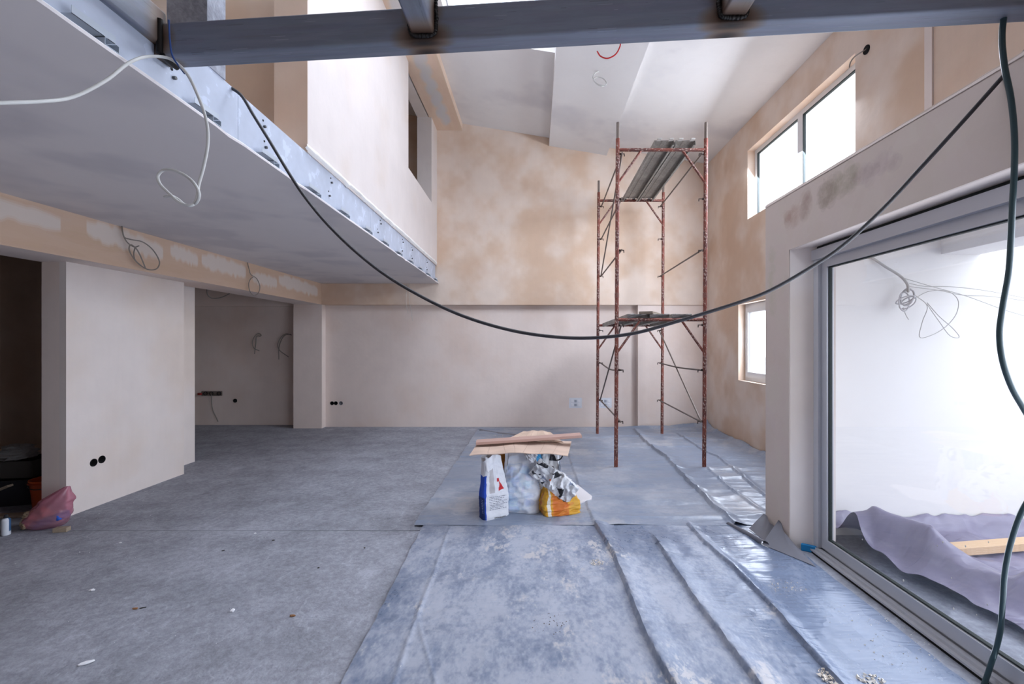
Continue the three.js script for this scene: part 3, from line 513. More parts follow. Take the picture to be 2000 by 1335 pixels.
// ---------- bags of plaster under cardboard ----------
// a filled sack: rounded-rectangle rings that narrow to a pinched top; u runs round it (front = 0.5 to 1), v up
function sack({ w, d, h, pinchW = 0.9, pinchD = 0.15, bulge = 0.06, pleat = 0.012, lean = [0, 0], pow = 4.6, rough = 0.01, s = 1, topCurl = 0, nv = 40, nu = 80 }) {
  const ring = (u, v) => {
    const th = (1 - u) * Math.PI * 2, k = sstep(0.3, 1, v), belly = 1 + bulge * Math.sin(Math.PI * clamp(v * 1.25));
    const a = w / 2 * mix(1, pinchW, k) * belly, b = d / 2 * mix(1, pinchD, k) * belly, c = Math.cos(th), sn = Math.sin(th), q = Math.pow(Math.abs(c) ** pow + Math.abs(sn) ** pow, -1 / pow);
    const f = 1 + pleat * 4 * k * Math.sin(th * 9 + 3 * fbm(u, v, 6, 2, s)) + rough * 6 * (fbm(u, v * 1, 7, 4, s + 3) - 0.5) + rough * 3 * (1 - Math.abs(2 * fbm(u, v, 12, 2, s + 8) - 1) - 0.6);
    const foot = sstep(0, 0.03, v) * 0.04 + 0.96, cr = rough * 0.9 * (Math.max(0, 1 - Math.abs(2 * fbm(u, v * 1, 6, 3, s + 17) - 1) - 0.7) / 0.3 - 0.3);
    return [a * c * q * f * foot + lean[0] * v * v, h * v + topCurl * k * Math.sin(th * 2 + s) + (v > 0.02 ? 0.5 * rough * w * (fbm(u, v, 9, 3, s + 11) - 0.5) : 0), b * sn * q * f * foot + cr * Math.sign(sn) * Math.abs(sn) + lean[1] * v * v, u, v];
  };
  const g = grid(nu, nv, (u, v) => ring(u === 1 ? 0 : u, v).slice(0, 3).concat([u, v]));
  const base = new THREE.CircleGeometry(1, 40); base.rotateX(Math.PI / 2); base.scale(w * 0.44, 1, d * 0.44); base.translate(0, 0.003, 0);
  const capT = grid(nu, 1, (u, v) => { const q = ring(u === 1 ? 0 : u, 1); return v ? [lean[0], h - 0.03, lean[1], u, 1] : [q[0], q[1], q[2], u, 1]; });
  return mergeGeometries([strip(g), strip(base), strip(capT)].map((x) => { const y = mergeVertices(x, 1e-4); y.computeVertexNormals(); return strip(y); }));
}
const paperTex = (draw) => canvasTex(1024, 512, (c, W, H) => { draw(c, W, H); for (let i = 0; i < 900; i++) { c.fillStyle = `rgba(${i % 2 ? '255,255,255' : '120,120,130'},${0.03 + 0.04 * rnd()})`; c.fillRect(rnd() * W, rnd() * H, 2 + 40 * rnd(), 1 + 3 * rnd()); } });
const blockText = (c, x, y, w, rows, step, size, col) => { c.fillStyle = col; for (let r = 0; r < rows; r++) { let p = x; const end = x + w * (0.7 + 0.3 * rnd()); while (p < end) { const l = size * (1 + 3 * rnd()); c.fillRect(p, y + r * step, Math.min(l, end - p), size * 0.55); p += l + size * 0.6; } } };
const sackBump = dataTex(512, 512, (u, v) => { const w = 0.08 * fbm(u, v, 4, 3, 801), r = 1 - Math.abs(2 * fbm(u + w, v, 5, 3, 803) - 1), q = 1 - Math.abs(2 * fbm(u, v + w, 11, 3, 807) - 1), pl = vnoise(u * 60 + 6 * w, v * 4, 1 << 16, 811); return 0.5 * r + 0.3 * q + 0.2 * pl; }, false);
function place(o, px, d, turn = 0) { o.position.set((px - CX) / F * d, 0.012, -d); o.rotation.y = turn; return o; }
{ // blue and white sack
  const o = thing('cement_bag', 'open white paper sack with a deep blue side and small print', 'bag', 'sacks under the cardboard');
  const t = paperTex((c, W, H) => {
    c.fillStyle = '#e2e3e8'; c.fillRect(0, 0, W, H); c.fillStyle = '#1f49b4'; c.fillRect(0.34 * W, 0.26 * H, 0.30 * W, 0.72 * H); c.fillStyle = '#16326f'; c.fillRect(0.34 * W, 0.62 * H, 0.29 * W, 0.36 * H); c.fillStyle = '#243f8c'; c.fillRect(0.97 * W, 0.45 * H, 0.06 * W, 0.5 * H); c.fillRect(0, 0.45 * H, 0.05 * W, 0.5 * H);
    c.fillStyle = '#c2262c'; c.beginPath(); c.moveTo(0.80 * W, 0.40 * H); c.lineTo(0.84 * W, 0.52 * H); c.lineTo(0.775 * W, 0.54 * H); c.fill(); c.fillRect(0.77 * W, 0.36 * H, 0.03 * W, 0.05 * H); c.fillStyle = '#bdb9bb'; c.fillRect(0.67 * W, 0.2 * H, 0.06 * W, 0.36 * H);
    blockText(c, 0.67 * W, 0.62 * H, 0.20 * W, 9, 13, 8, '#6f7280'); blockText(c, 0.56 * W, 0.66 * H, 0.05 * W, 9, 13, 7, '#c6d2ee'); c.fillStyle = '#20222a'; for (let i = 0; i < 14; i++) c.fillRect(0.72 * W + i * 9, 0.955 * H, 6, 12);
  });
  add('paper_body', sack({ w: 0.245, d: 0.125, h: 0.54, pinchW: 0.66, pinchD: 0.7, bulge: 0.02, pleat: 0.006, s: 401, rough: 0.016, topCurl: 0.03, lean: [-0.03, 0], pow: 7 }), std({ map: t, roughness: 0.75, bumpMap: sackBump, bumpScale: 0.008 }), o);
  add('torn_flap', sheet(10, 8, (u, v) => [-0.10 + 0.05 * u, 0.44 + 0.12 * v - 0.03 * u, 0.06 - 0.03 * v + 0.01 * Math.sin(u * 6)], 0.002), plain(224, 224, 228), o);
  place(o, 965, 4.05, 0.52);
}
{ // white woven sack
  const o = thing('plaster_bag', 'large crumpled white plastic sack with pale blue print', 'bag', 'sacks under the cardboard');
  const t = paperTex((c, W, H) => { c.fillStyle = '#dfe2e9'; c.fillRect(0, 0, W, H); for (let i = 0; i < 130; i++) { const x = W * (0.46 + 0.36 * rnd()), y = H * (0.25 + 0.7 * rnd()); c.fillStyle = `rgba(${120 + 50 * rnd()},${155 + 40 * rnd()},${215},0.13)`; c.beginPath(); c.ellipse(x, y, 10 + 40 * rnd(), 8 + 30 * rnd(), rnd(), 0, 7); c.fill(); } c.fillStyle = 'rgba(150,180,220,0.5)'; c.fillRect(0.6 * W, 0.22 * H, 0.14 * W, 3); c.fillRect(0.6 * W, 0.48 * H, 0.14 * W, 3); blockText(c, 0.88 * W, 0.4 * H, 0.05 * W, 8, 16, 6, '#8fb0d8'); });
  add('woven_body', sack({ w: 0.345, d: 0.22, h: 0.57, pinchW: 0.78, pinchD: 0.22, bulge: 0.07, pleat: 0.02, s: 421, rough: 0.028, topCurl: 0.012, pow: 3.4 }), std({ map: t, roughness: 0.55, bumpMap: sackBump, bumpScale: 0.012 }), o);
  const kn = sack({ w: 0.09, d: 0.06, h: 0.10, pinchW: 0.5, pinchD: 0.5, pleat: 0.03, s: 431, rough: 0.05 }); kn.rotateZ(-1.0); kn.translate(0.05, 0.50, 0.12); add('twisted_neck', kn, plain(236, 236, 240, { roughness: 0.5 }), o);
  place(o, 1018, 4.235, 0.05);
}
{ // small sack with a bright blue panel
  const o = thing('plaster_bag', 'narrow sack with a bright sky-blue printed neck behind the white sack', 'bag', 'sacks under the cardboard');
  const t = paperTex((c, W, H) => { c.fillStyle = '#d6dee8'; c.fillRect(0, 0, W, H); c.fillStyle = '#2f95cf'; c.fillRect(0, 0, W, 0.42 * H); for (let i = 0; i < 60; i++) { c.fillStyle = 'rgba(220,235,245,0.8)'; c.fillRect(rnd() * W, rnd() * 0.4 * H, 4 + 10 * rnd(), 3 + 5 * rnd()); } });
  add('paper_body', sack({ w: 0.17, d: 0.13, h: 0.56, pinchW: 0.7, pinchD: 0.5, s: 441, rough: 0.025, pleat: 0.02 }), std({ map: t, roughness: 0.6, bumpMap: sackBump, bumpScale: 0.01 }), o);
  place(o, 1043, 4.44, 0.3);
}
{ // ochre sack at the back
  const o = thing('plaster_bag', 'ochre paper sack standing behind the blue and white sack', 'bag', 'sacks under the cardboard');
  const t = paperTex((c, W, H) => { c.fillStyle = '#b9792c'; c.fillRect(0, 0, W, H); for (let i = 0; i < 80; i++) { c.fillStyle = `rgba(${i % 2 ? '90,60,40' : '214,170,90'},0.25)`; c.fillRect(rnd() * W, rnd() * H, 30 * rnd() + 6, 60 * rnd()); } });
  add('paper_body', sack({ w: 0.27, d: 0.13, h: 0.545, pinchW: 0.9, pinchD: 0.4, s: 451, rough: 0.02 }), std({ map: t, roughness: 0.7 }), o);
  place(o, 972, 4.46, 0.1);
}
const camo = (s) => paperTex((c, W, H) => { c.fillStyle = '#d9dadd'; c.fillRect(0, 0, W, H); let k = s; const q = () => { k = (k * 16807) % 2147483647; return k / 2147483647; }; for (let i = 0; i < 34; i++) { c.fillStyle = i % 4 === 3 ? '#8f98ad' : '#262830'; c.beginPath(); const x = q() * W, y = q() * H; c.moveTo(x, y); for (let j = 0; j < 4; j++) c.lineTo(x + (q() - 0.3) * 150, y + (q() - 0.3) * 150); c.fill(); } c.fillStyle = '#eceef2'; blockText(c, 0.55 * W, 0.5 * H, 0.3 * W, 3, 26, 14, '#e8eaee'); c.fillStyle = '#d9622c'; c.fillRect(0.72 * W, 0.4 * H, 30, 18); });
{ // black and white sack
  const o = thing('plaster_bag', 'black and white printed sack holding up the right of the cardboard', 'bag', 'sacks under the cardboard');
  add('paper_body', sack({ w: 0.20, d: 0.16, h: 0.57, pinchW: 0.75, pinchD: 0.5, s: 461, rough: 0.035, pleat: 0.03 }), std({ map: camo(77), roughness: 0.6, bumpMap: sackBump, bumpScale: 0.012 }), o);
  add('carry_loop', new THREE.TorusGeometry(0.055, 0.006, 6, 20, 3.6).rotateZ(-1.6).translate(0.08, 0.47, 0.07), M.black, o);
  place(o, 1074, 4.50, -0.2);
}
{ // orange sack
  const o = thing('adhesive_bag', 'squat orange and yellow sack folded down at the top', 'bag', 'sacks under the cardboard');
  const t = paperTex((c, W, H) => { c.fillStyle = '#d8a02c'; c.fillRect(0, 0, W, H); c.fillStyle = '#d9782c'; c.fillRect(0.67 * W, 0, 0.12 * W, 0.97 * H); for (let i = 0; i < 40; i++) { c.fillStyle = `rgba(${i % 2 ? '205,95,40' : '224,150,50'},0.3)`; c.beginPath(); c.ellipse(W * (0.67 + 0.14 * rnd()), rnd() * H, 20, 36 * rnd() + 8, rnd(), 0, 7); c.fill(); } c.fillStyle = '#b5642e'; c.fillRect(0.50 * W, 0.1 * H, 0.06 * W, H); c.fillStyle = '#ece6dc'; c.fillRect(0.635 * W, 0, 0.022 * W, H); c.fillRect(0, 0.965 * H, W, 0.035 * H); c.fillStyle = '#7a7ac0'; c.fillRect(0.9 * W, 0.95 * H, 0.1 * W, 8); });
  add('paper_body', sack({ w: 0.335, d: 0.25, h: 0.275, pinchW: 0.62, pinchD: 0.3, bulge: 0.05, pleat: 0.02, s: 471, rough: 0.03, topCurl: 0.015, lean: [-0.03, -0.03], pow: 7 }), std({ map: t, roughness: 0.55, bumpMap: sackBump, bumpScale: 0.012 }), o);
  place(o, 1092, 4.17, 0.28);
}
{ // crumpled empty bag draped over the orange one
  const g = sack({ w: 0.16, d: 0.10, h: 0.44, pinchW: 0.9, pinchD: 0.6, s: 481, rough: 0.07, pleat: 0.04, bulge: 0.2 });
  g.translate(0, -0.22, 0); g.rotateZ(0.92); g.rotateX(-0.12); const m = add('empty_bag', g, std({ map: camo(4242), roughness: 0.5, bumpMap: sackBump, bumpScale: 0.014 })); m.position.set(0.17, 0.315, -4.13);
  tag(m, 'crumpled empty black and white bag draped over the orange sack', 'bag');
}
{ // upright tip of a light plastic bag
  const g = sack({ w: 0.10, d: 0.07, h: 0.40, pinchW: 0.12, pinchD: 0.12, s: 491, rough: 0.03, pleat: 0.02 }); const m = add('plastic_bag', g, plain(190, 200, 216, { roughness: 0.4 })); m.position.set((1093 - CX) / F * 4.42, 0.012, -4.42);
  tag(m, 'pointed pale grey bag tip standing beside the white board', 'bag');
}
{ // white plasterboard offcut
  const s = new THREE.Shape([[1062, 962], [1115, 945], [1128, 946], [1156, 968], [1155, 973], [1110, 988]].map(([a, b]) => { const p = floorAt(a, b, 0.05); return new THREE.Vector2(p.x, -p.z); }));
  const g = new THREE.ExtrudeGeometry(s, { depth: 0.0125, bevelEnabled: true, bevelSize: 0.002, bevelThickness: 0.002, bevelSegments: 1 }); g.rotateX(-Math.PI / 2); g.translate(0, 0.036, 0);
  const m = add('plasterboard_offcut', boxUV(g), plain(222, 218, 220)); tag(m, 'white plasterboard offcut lying on the sheet behind the orange sack', 'board');
}
{ // cardboard on top
  const tC = dataTex(512, 256, (u, v) => { const a = fbm(u, v, 5, 4, 501), b = vnoise(u * 3, v * 60, 1 << 20, 503), t = 1 + 0.12 * (a - 0.5) + 0.05 * (b - 0.5); let c = rgb(208, 182, 164).map((x) => x * t); for (const q of [0.16, 0.31, 0.42, 0.55, 0.72, 0.86]) { const dq = Math.abs(u + (q * 7 % 0.2 - 0.06) * (v - 0.5) + 0.02 * (a - 0.5) - q); if (dq < 0.004) c = rgb(190, 162, 145); } return c; });
  const mC = std({ map: tC, roughness: 0.9 });
  const lay = (name, q, t, bow, label, m = mC) => tag(add(name, sheet(30, 10, (u, v) => { const p = q[0].clone().lerp(q[1], u).lerp(q[3].clone().lerp(q[2], u), v); return [p.x, p.y + bow * Math.sin(Math.PI * u) + 0.004 * Math.sin(u * 17 + v * 2), p.z, u, v]; }, t), m), label, 'cardboard', 'cardboard over the sacks');
  lay('cardboard_sheet', [V(-0.57, 0.588, -3.95), V(0.285, 0.588, -3.95), V(0.36, 0.592, -4.50), V(-0.555, 0.588, -4.48)], 0.006, 0.022, 'creased flat cardboard sheet lying across the sacks');
  lay('cardboard_sheet', [V(-0.32, 0.61, -4.40), V(0.27, 0.618, -4.35), V(0.16, 0.622, -4.83), V(-0.12, 0.622, -4.85)], 0.006, 0.012, 'second cardboard sheet sticking out behind the wooden strip', std({ map: tC, color: new THREE.Color(1.0, 1.0, 0.97), roughness: 0.9 }));
  const st = bar(V(-0.555, 0.625, -4.30), V(0.44, 0.680, -4.36), 0.13, 0.026, 0.003); tag(add('wooden_strip', st, plain(186, 152, 140, { roughness: 0.8 })), 'reddish-brown strip of board lying on the cardboard', 'board');
}

// ---------- cables and wires ----------
M.cableBlack = plain(52, 50, 54, { roughness: 0.5 }); M.cableGreen = plain(40, 62, 66, { roughness: 0.42 }); M.cableWhite = plain(206, 206, 202, { roughness: 0.5 }); M.cableGrey = plain(142, 134, 126, { roughness: 0.6 }); M.wireBlue = plain(40, 70, 130); M.wireRed = plain(190, 46, 48); M.wireThin = plain(205, 198, 190);
{
  const span = (px, py) => { const k = (px - CX) / F, t = (1.72 + 2.57 * k) / (3.74 + 0.69 * k); return P(px, py, 2.57 - 0.69 * t); };
  tag(add('hanging_cable', cable([[449, 170], [470, 185], [495, 225], [520, 265], [592, 380], [653, 452], [735, 524], [807, 570], [900, 615], [1000, 645], [1090, 658], [1165, 659], [1240, 650], [1320, 628], [1450, 588], [1500, 569], [1580, 524], [1640, 484], [1720, 412], [1800, 326], [1880, 238], [2000, 103], [2060, 35]].map((p) => span(...p)), 0.0085, 8), M.cableBlack), 'long black cable sagging across the room from the mezzanine', 'cable');
  const dd = (y) => (y < 700 ? 1.79 : mix(1.79, 2.06, (y - 700) / 640));
  tag(add('hanging_cable', cable([[1962, 20], [1957, 70], [1962, 130], [1974, 190], [1981, 260], [1981, 330], [1977, 400], [1974, 470], [1970, 530], [1958, 600], [1952, 650], [1957, 700], [1975, 755], [2000, 800], [2040, 870], [2030, 940], [1995, 1000], [1974, 1060], [1962, 1120], [1958, 1180], [1952, 1240], [1936, 1295], [1918, 1345], [1880, 1420]].map(([a, b]) => P(a, b, dd(b))), 0.0105, 8), M.cableGreen), 'thick dark green cord hanging down in front of the glass door', 'cable');
  const w = [[-60, 205, 1.35], [0, 201, 1.4], [80, 198, 1.5], [140, 190, 1.6], [205, 158, 1.7], [255, 121, 1.8], [295, 110, 1.9], [330, 114, 1.95], [362, 140, 1.95], [388, 190, 1.95], [404, 240, 1.94], [406, 280, 1.93], [398, 325, 1.92], [388, 362, 1.92], [384, 390, 1.91], [374, 401, 1.9], [352, 396, 1.9], [330, 377, 1.9], [312, 358, 1.9], [308, 344, 1.9], [316, 334, 1.9], [338, 332, 1.89], [364, 344, 1.89], [382, 362, 1.88], [389, 380, 1.88], [383, 396, 1.90], [362, 400, 1.93], [346, 388, 1.93], [336, 383, 1.92], [322, 384, 1.92]];
  tag(add('hanging_cable', cable(w.map((p) => P(...p)), 0.0062, 8), M.cableWhite), 'white cable hanging from the steel corner and knotted into a loop', 'cable');
  tag(add('wire', cable([[330, 40, 1.98], [332, 80, 1.96], [338, 112, 1.94], [350, 130, 1.95], [360, 143, 1.96]].map((p) => P(...p)), 0.0035), M.wireBlue), 'thin blue wire at the welded steel corner', 'wire');
  const on = (px, py, x) => P(px, py, x * F / (px - CX));                      // a point on a plane x = const
  const c5 = (a, b, x = -3.88) => on(a / 3.338, 360 + b / 3.338, x), c6 = (a, b, x = -3.9) => on(340 + a / 2.782, 380 + b / 2.782, x);
  tag(add('cable_coil', [...cable([c5(795, 262, -3.935), c5(800, 310), c5(812, 345), c5(850, 358, -3.86), c5(930, 375, -3.85), c5(1000, 430, -3.85), c5(1040, 510, -3.85), c5(1020, 550, -3.86), c5(970, 555, -3.88), c5(920, 530, -3.9), c5(870, 480, -3.9), c5(842, 420, -3.88), c5(852, 392, -3.86), c5(885, 415, -3.84), c5(910, 455, -3.84), c5(930, 500, -3.85), c5(948, 545, -3.86)], 0.0058), ...cable([c5(795, 264, -3.935), c5(806, 335, -3.9), c5(835, 382, -3.88), c5(880, 408, -3.86), c5(905, 400, -3.83)], 0.0055), ...cable([c5(880, 415, -3.87), c5(872, 450, -3.87), c5(880, 490, -3.87), c5(920, 530, -3.88)], 0.0055)], M.cableGrey), 'large coil of grey cable hanging on the dropped beam', 'cable');
  tag(add('cable_coil', cable([c6(398, 368, -3.938), c6(408, 405), c6(415, 430), c6(450, 457), c6(466, 500), c6(457, 535), c6(432, 545), c6(411, 522), c6(406, 480), c6(418, 455), c6(428, 450)], 0.006), M.cableGrey), 'small loop of grey cable on the dropped beam above the doorway', 'cable');
  const c3 = (a, b, d) => P(360 + a / 4.45, 560 + b / 4.45, d), D = 8.72;
  tag(add('cable_loop', cable([c3(195, 25, 6.9), c3(205, 70, 6.9), c3(240, 98, 6.95), c3(300, 96, 7.0), c3(350, 80, 7.0), c3(392, 58, 7.0)], 0.008), M.cableGrey), 'white cable loop hanging from the ceiling inside the doorway', 'cable');
  tag(add('wall_wires', [...cable([c3(655, 430, 8.745), c3(668, 420, D), c3(650, 403, 8.68), c3(620, 420, 8.66), c3(592, 480, 8.66), c3(605, 530, 8.66), c3(650, 555, 8.66)], 0.008), ...cable([c3(650, 425, 8.745), c3(630, 430, D), c3(622, 490, 8.68), c3(610, 580, 8.66)], 0.008)], M.cableGrey), 'pair of looped wires on the inner room wall, left of two', 'wire');
  tag(add('wall_wires', [...cable([c3(930, 418, 8.745), c3(885, 408, 8.7), c3(840, 440, 8.66), c3(812, 500, 8.64), c3(825, 545, 8.64), c3(905, 608, 8.62)], 0.008), ...cable([c3(925, 412, 8.745), c3(875, 420, 8.7), c3(835, 480, 8.66), c3(822, 540, 8.64), c3(822, 628, 8.64)], 0.008)], M.cableGrey), 'pair of looped wires on the inner room wall, right of two', 'wire');
  tag(add('cable_tail', cable([c3(238, 935, 8.74), c3(238, 1000, 8.70), c3(250, 1075, 8.69), c3(275, 1130, 8.68), c3(292, 1168, 8.66)], 0.009), M.cableGrey), 'grey cable tail hanging from the inner room socket strip', 'cable');
  const cc = (a, b, d) => P(800 + a / 3.178, b / 3.178, d);
  tag(add('cable_coil', cable([cc(1185, 440, 5.98), cc(1150, 455, 5.9), cc(1138, 480, 5.88), cc(1155, 515, 5.86), cc(1195, 535, 5.86), cc(1222, 520, 5.88), cc(1205, 490, 5.9), cc(1165, 478, 5.9), cc(1142, 495, 5.88), cc(1175, 525, 5.85), cc(1215, 532, 5.85)], 0.007), M.cableWhite), 'small white wire coil under the sloping ceiling', 'cable');
  tag(add('wire', cable([V(0.985, 5.085, -5.17), cc(1311, 240, 5.15), cc(1305, 290, 5.1), cc(1275, 340, 5.06), cc(1225, 362, 5.05), cc(1185, 348, 5.05), cc(1165, 320, 5.08)], 0.0075), M.wireRed), 'curved red wire hanging from the dropped ceiling band', 'wire');
  tag(add('wire', cable([on(1692, 96, 3.175), on(1685, 100, 3.12), on(1668, 112, 3.1), on(1661, 122, 3.1), on(1659, 131, 3.1)], 0.006), M.cableGrey), 'thin grey wire coming out above the high window', 'wire');
  // fine wires against the back wall beside the mezzanine
  tag(add('wall_wires', [...cable([P(800, 553, 8.36), P(799, 580, 8.34), P(806, 626, 8.33)], 0.004), ...cable([P(795, 555, 8.36), P(793, 590, 8.34), P(797, 612, 8.33)], 0.004)], M.wireThin), 'faint pale wires on the back wall under the mezzanine tip', 'wire');
}

// ---------- sockets and wall boxes ----------
const cup = (r, dep, open = 0.004) => new THREE.LatheGeometry([[0, -dep], [r * 0.92, -dep], [r * 0.96, open], [r * 1.05, open], [r * 1.05, -0.002]].map(([a, b]) => new THREE.Vector2(Math.max(a, 0.0001), b)), 20);
{
  for (const [z, y, l] of [[-4.33, 0.425, 'left black socket box sunk into the pale pier'], [-4.412, 0.435, 'right black socket box sunk into the pale pier']]) { const g = cup(0.035, 0.045); g.rotateZ(-Math.PI / 2); g.translate(-4.2, y, z); const m = tag(add('socket_box', g, M.black), l, 'socket'); }
  const names = ['left', 'middle', 'right'];
  [645.5, 653, 663].forEach((px, i) => { const p = P(px + 3, 787, 8.55), g = cup(0.034, 0.05); g.rotateX(Math.PI / 2); g.translate(p.x, p.y, -8.55); tag(add('socket_box', g, i === 2 ? plain(150, 150, 155) : M.black), names[i] + ' of three round socket boxes low on the back wall', 'socket'); });
  for (const [x0, l] of [[0.66, 'white double socket plate on the back wall left of the scaffold'], [1.22, 'white double socket plate on the back wall behind the scaffold']]) {
    const o = thing('socket_plate', l, 'socket'); o.position.set(x0 + 0.1, 0.45, -8.556);
    add('plaster_surround', sheet(16, 12, (u, v) => [(u - 0.5) * 0.24 + 0.008 * (fbm(u, v, 8, 2, 3) - 0.5), (v - 0.5) * 0.19, 0.012 - 0.006 * Math.max(Math.abs(u - 0.5), Math.abs(v - 0.5)) * 2], 0.006), plain(224, 226, 232), o);
    for (const [i, j] of [[-1, -1], [0, -1], [1, -1], [-1, 1], [0, 1], [1, 1]]) add('terminal', rbox(0.045, 0.05, 0.006, 0.003).translate(i * 0.062, j * 0.036, 0.014), (i + j) % 2 ? plain(168, 172, 182) : plain(232, 232, 236), o);
  }
  const c3 = (a, b, d) => P(360 + a / 4.45, 560 + b / 4.45, d);
  const st = thing('socket_strip', 'dark socket strip with red plug low on the inner room wall', 'socket'); const sp = c3(240, 925, 8.745); st.position.copy(sp);
  add('back_plate', rbox(0.40, 0.09, 0.02, 0.008), plain(120, 108, 100), st); for (const x of [-0.11, 0, 0.15]) add('socket_box', cup(0.034, 0.005, 0.02).rotateX(Math.PI / 2).translate(x, 0, 0.01), M.black, st); add('red_plug', rbox(0.07, 0.04, 0.04, 0.01).translate(-0.22, -0.01, 0.02), plain(150, 40, 34), st);
  const h = c3(442, 988, 8.745); tag(add('socket_box', cup(0.036, -0.003, 0.006).rotateX(Math.PI / 2).translate(h.x, h.y, h.z), M.black), 'single black socket box on the inner room wall', 'socket');
  const p = P(1692, 97, 3.175 * F / (1692 - CX)); tag(add('wall_box', cup(0.04, -0.003, 0.006).rotateZ(Math.PI / 2).translate(3.178, p.y, p.z), M.black), 'black round wall box above the high window', 'socket');
}

// ---------- things at the left opening ----------
{
  // pink refuse bag
  const g = (() => { const nu = 60, nv = 36; const f = (u, v) => { const th = u * Math.PI * 2, r = v < 0.7 ? Math.sqrt(clamp(1 - (1 - v / 0.7) ** 2 * 0.6)) * mix(1, 0.62, sstep(0.1, 0.7, v)) : mix(0.62, 0.10, (v - 0.7) / 0.3), w = 1 + 0.22 * (fbm(u, v, 8, 4, 601) - 0.5) + 0.06 * Math.sin(th * 8 + v * 6) * v; return [0.20 * Math.cos(th) * r * w + 0.16 * v * v, 0.33 * v ** 1.15, 0.14 * Math.sin(th) * r * w, u, v]; }; return mergeVertices(grid(nu, nv, (u, v) => f(u === 1 ? 0 : u, v)), 1e-4); })(); g.computeVertexNormals();
  const o = thing('refuse_bag', 'translucent pink plastic refuse bag slumped against the pier', 'bag');
  add('plastic_skin', g, new THREE.MeshPhysicalMaterial({ color: new THREE.Color().setRGB(0.78, 0.42, 0.52), roughness: 0.25, transmission: 0.72, thickness: 0, ior: 1.4 }), o);
  const junk = rbox(0.22, 0.06, 0.12, 0.012); junk.rotateZ(0.36); junk.translate(0.05, 0.06, 0.02); add('blue_rubbish', junk, plain(40, 86, 180), o);
  add('paper_rubbish', sack({ w: 0.16, d: 0.12, h: 0.14, rough: 0.06, s: 611 }).rotateZ(0.3).translate(-0.06, 0.01, 0), plain(200, 180, 150), o);
  o.position.set(-4.16, 0.004, -3.88); o.rotation.y = 0.1;
}
tag(add('wood_block', (() => { const g = rbox(0.10, 0.035, 0.05, 0.004); g.rotateY(0.2); return g.translate(-3.92, 0.0185, -3.77); })(), M.wood), 'small wooden block in front of the pink bag', 'wood');
{
  const o = thing('bucket', 'orange plastic bucket in the dark left opening', 'bucket');
  add('bucket_body', new THREE.LatheGeometry([[0.001, 0.0], [0.115, 0.0], [0.118, 0.01], [0.14, 0.26], [0.147, 0.262], [0.147, 0.275], [0.136, 0.275], [0.112, 0.015], [0.001, 0.015]].map(([a, b]) => new THREE.Vector2(a, b)), 32), plain(196, 82, 36, { roughness: 0.5 }), o);
  add('rim_band', new THREE.TorusGeometry(0.146, 0.007, 8, 32).rotateX(Math.PI / 2).translate(0, 0.245, 0), plain(176, 70, 30, { roughness: 0.5 }), o);
  add('wire_handle', new THREE.TorusGeometry(0.147, 0.0035, 6, 24, Math.PI).rotateX(1.9).translate(0, 0.25, 0.0), M.bolt, o);
  add('plaster_fill', new THREE.CylinderGeometry(0.128, 0.12, 0.02, 24).translate(0, 0.2, 0), plain(150, 140, 132), o);
  o.position.set(-4.63, 0.001, -4.35);
}
{
  const o = thing('spray_can', 'white spray can standing at the far left edge', 'can');
  add('can_body', new THREE.LatheGeometry([[0.001, 0], [0.026, 0], [0.027, 0.004], [0.027, 0.12], [0.024, 0.132], [0.012, 0.14], [0.001, 0.14]].map(([a, b]) => new THREE.Vector2(a, b)), 20), std({ map: canvasTex(128, 128, (c) => { c.fillStyle = '#d8dde4'; c.fillRect(0, 0, 128, 128); c.fillStyle = '#3a5f86'; c.fillRect(30, 10, 30, 70); c.fillStyle = '#20252c'; c.fillRect(0, 0, 128, 14); }), roughness: 0.4 }), o);
  add('nozzle_cap', new THREE.CylinderGeometry(0.011, 0.016, 0.025, 14).translate(0, 0.152, 0), plain(40, 42, 46), o);
  o.position.set(-4.30, 0.001, -3.70);
}
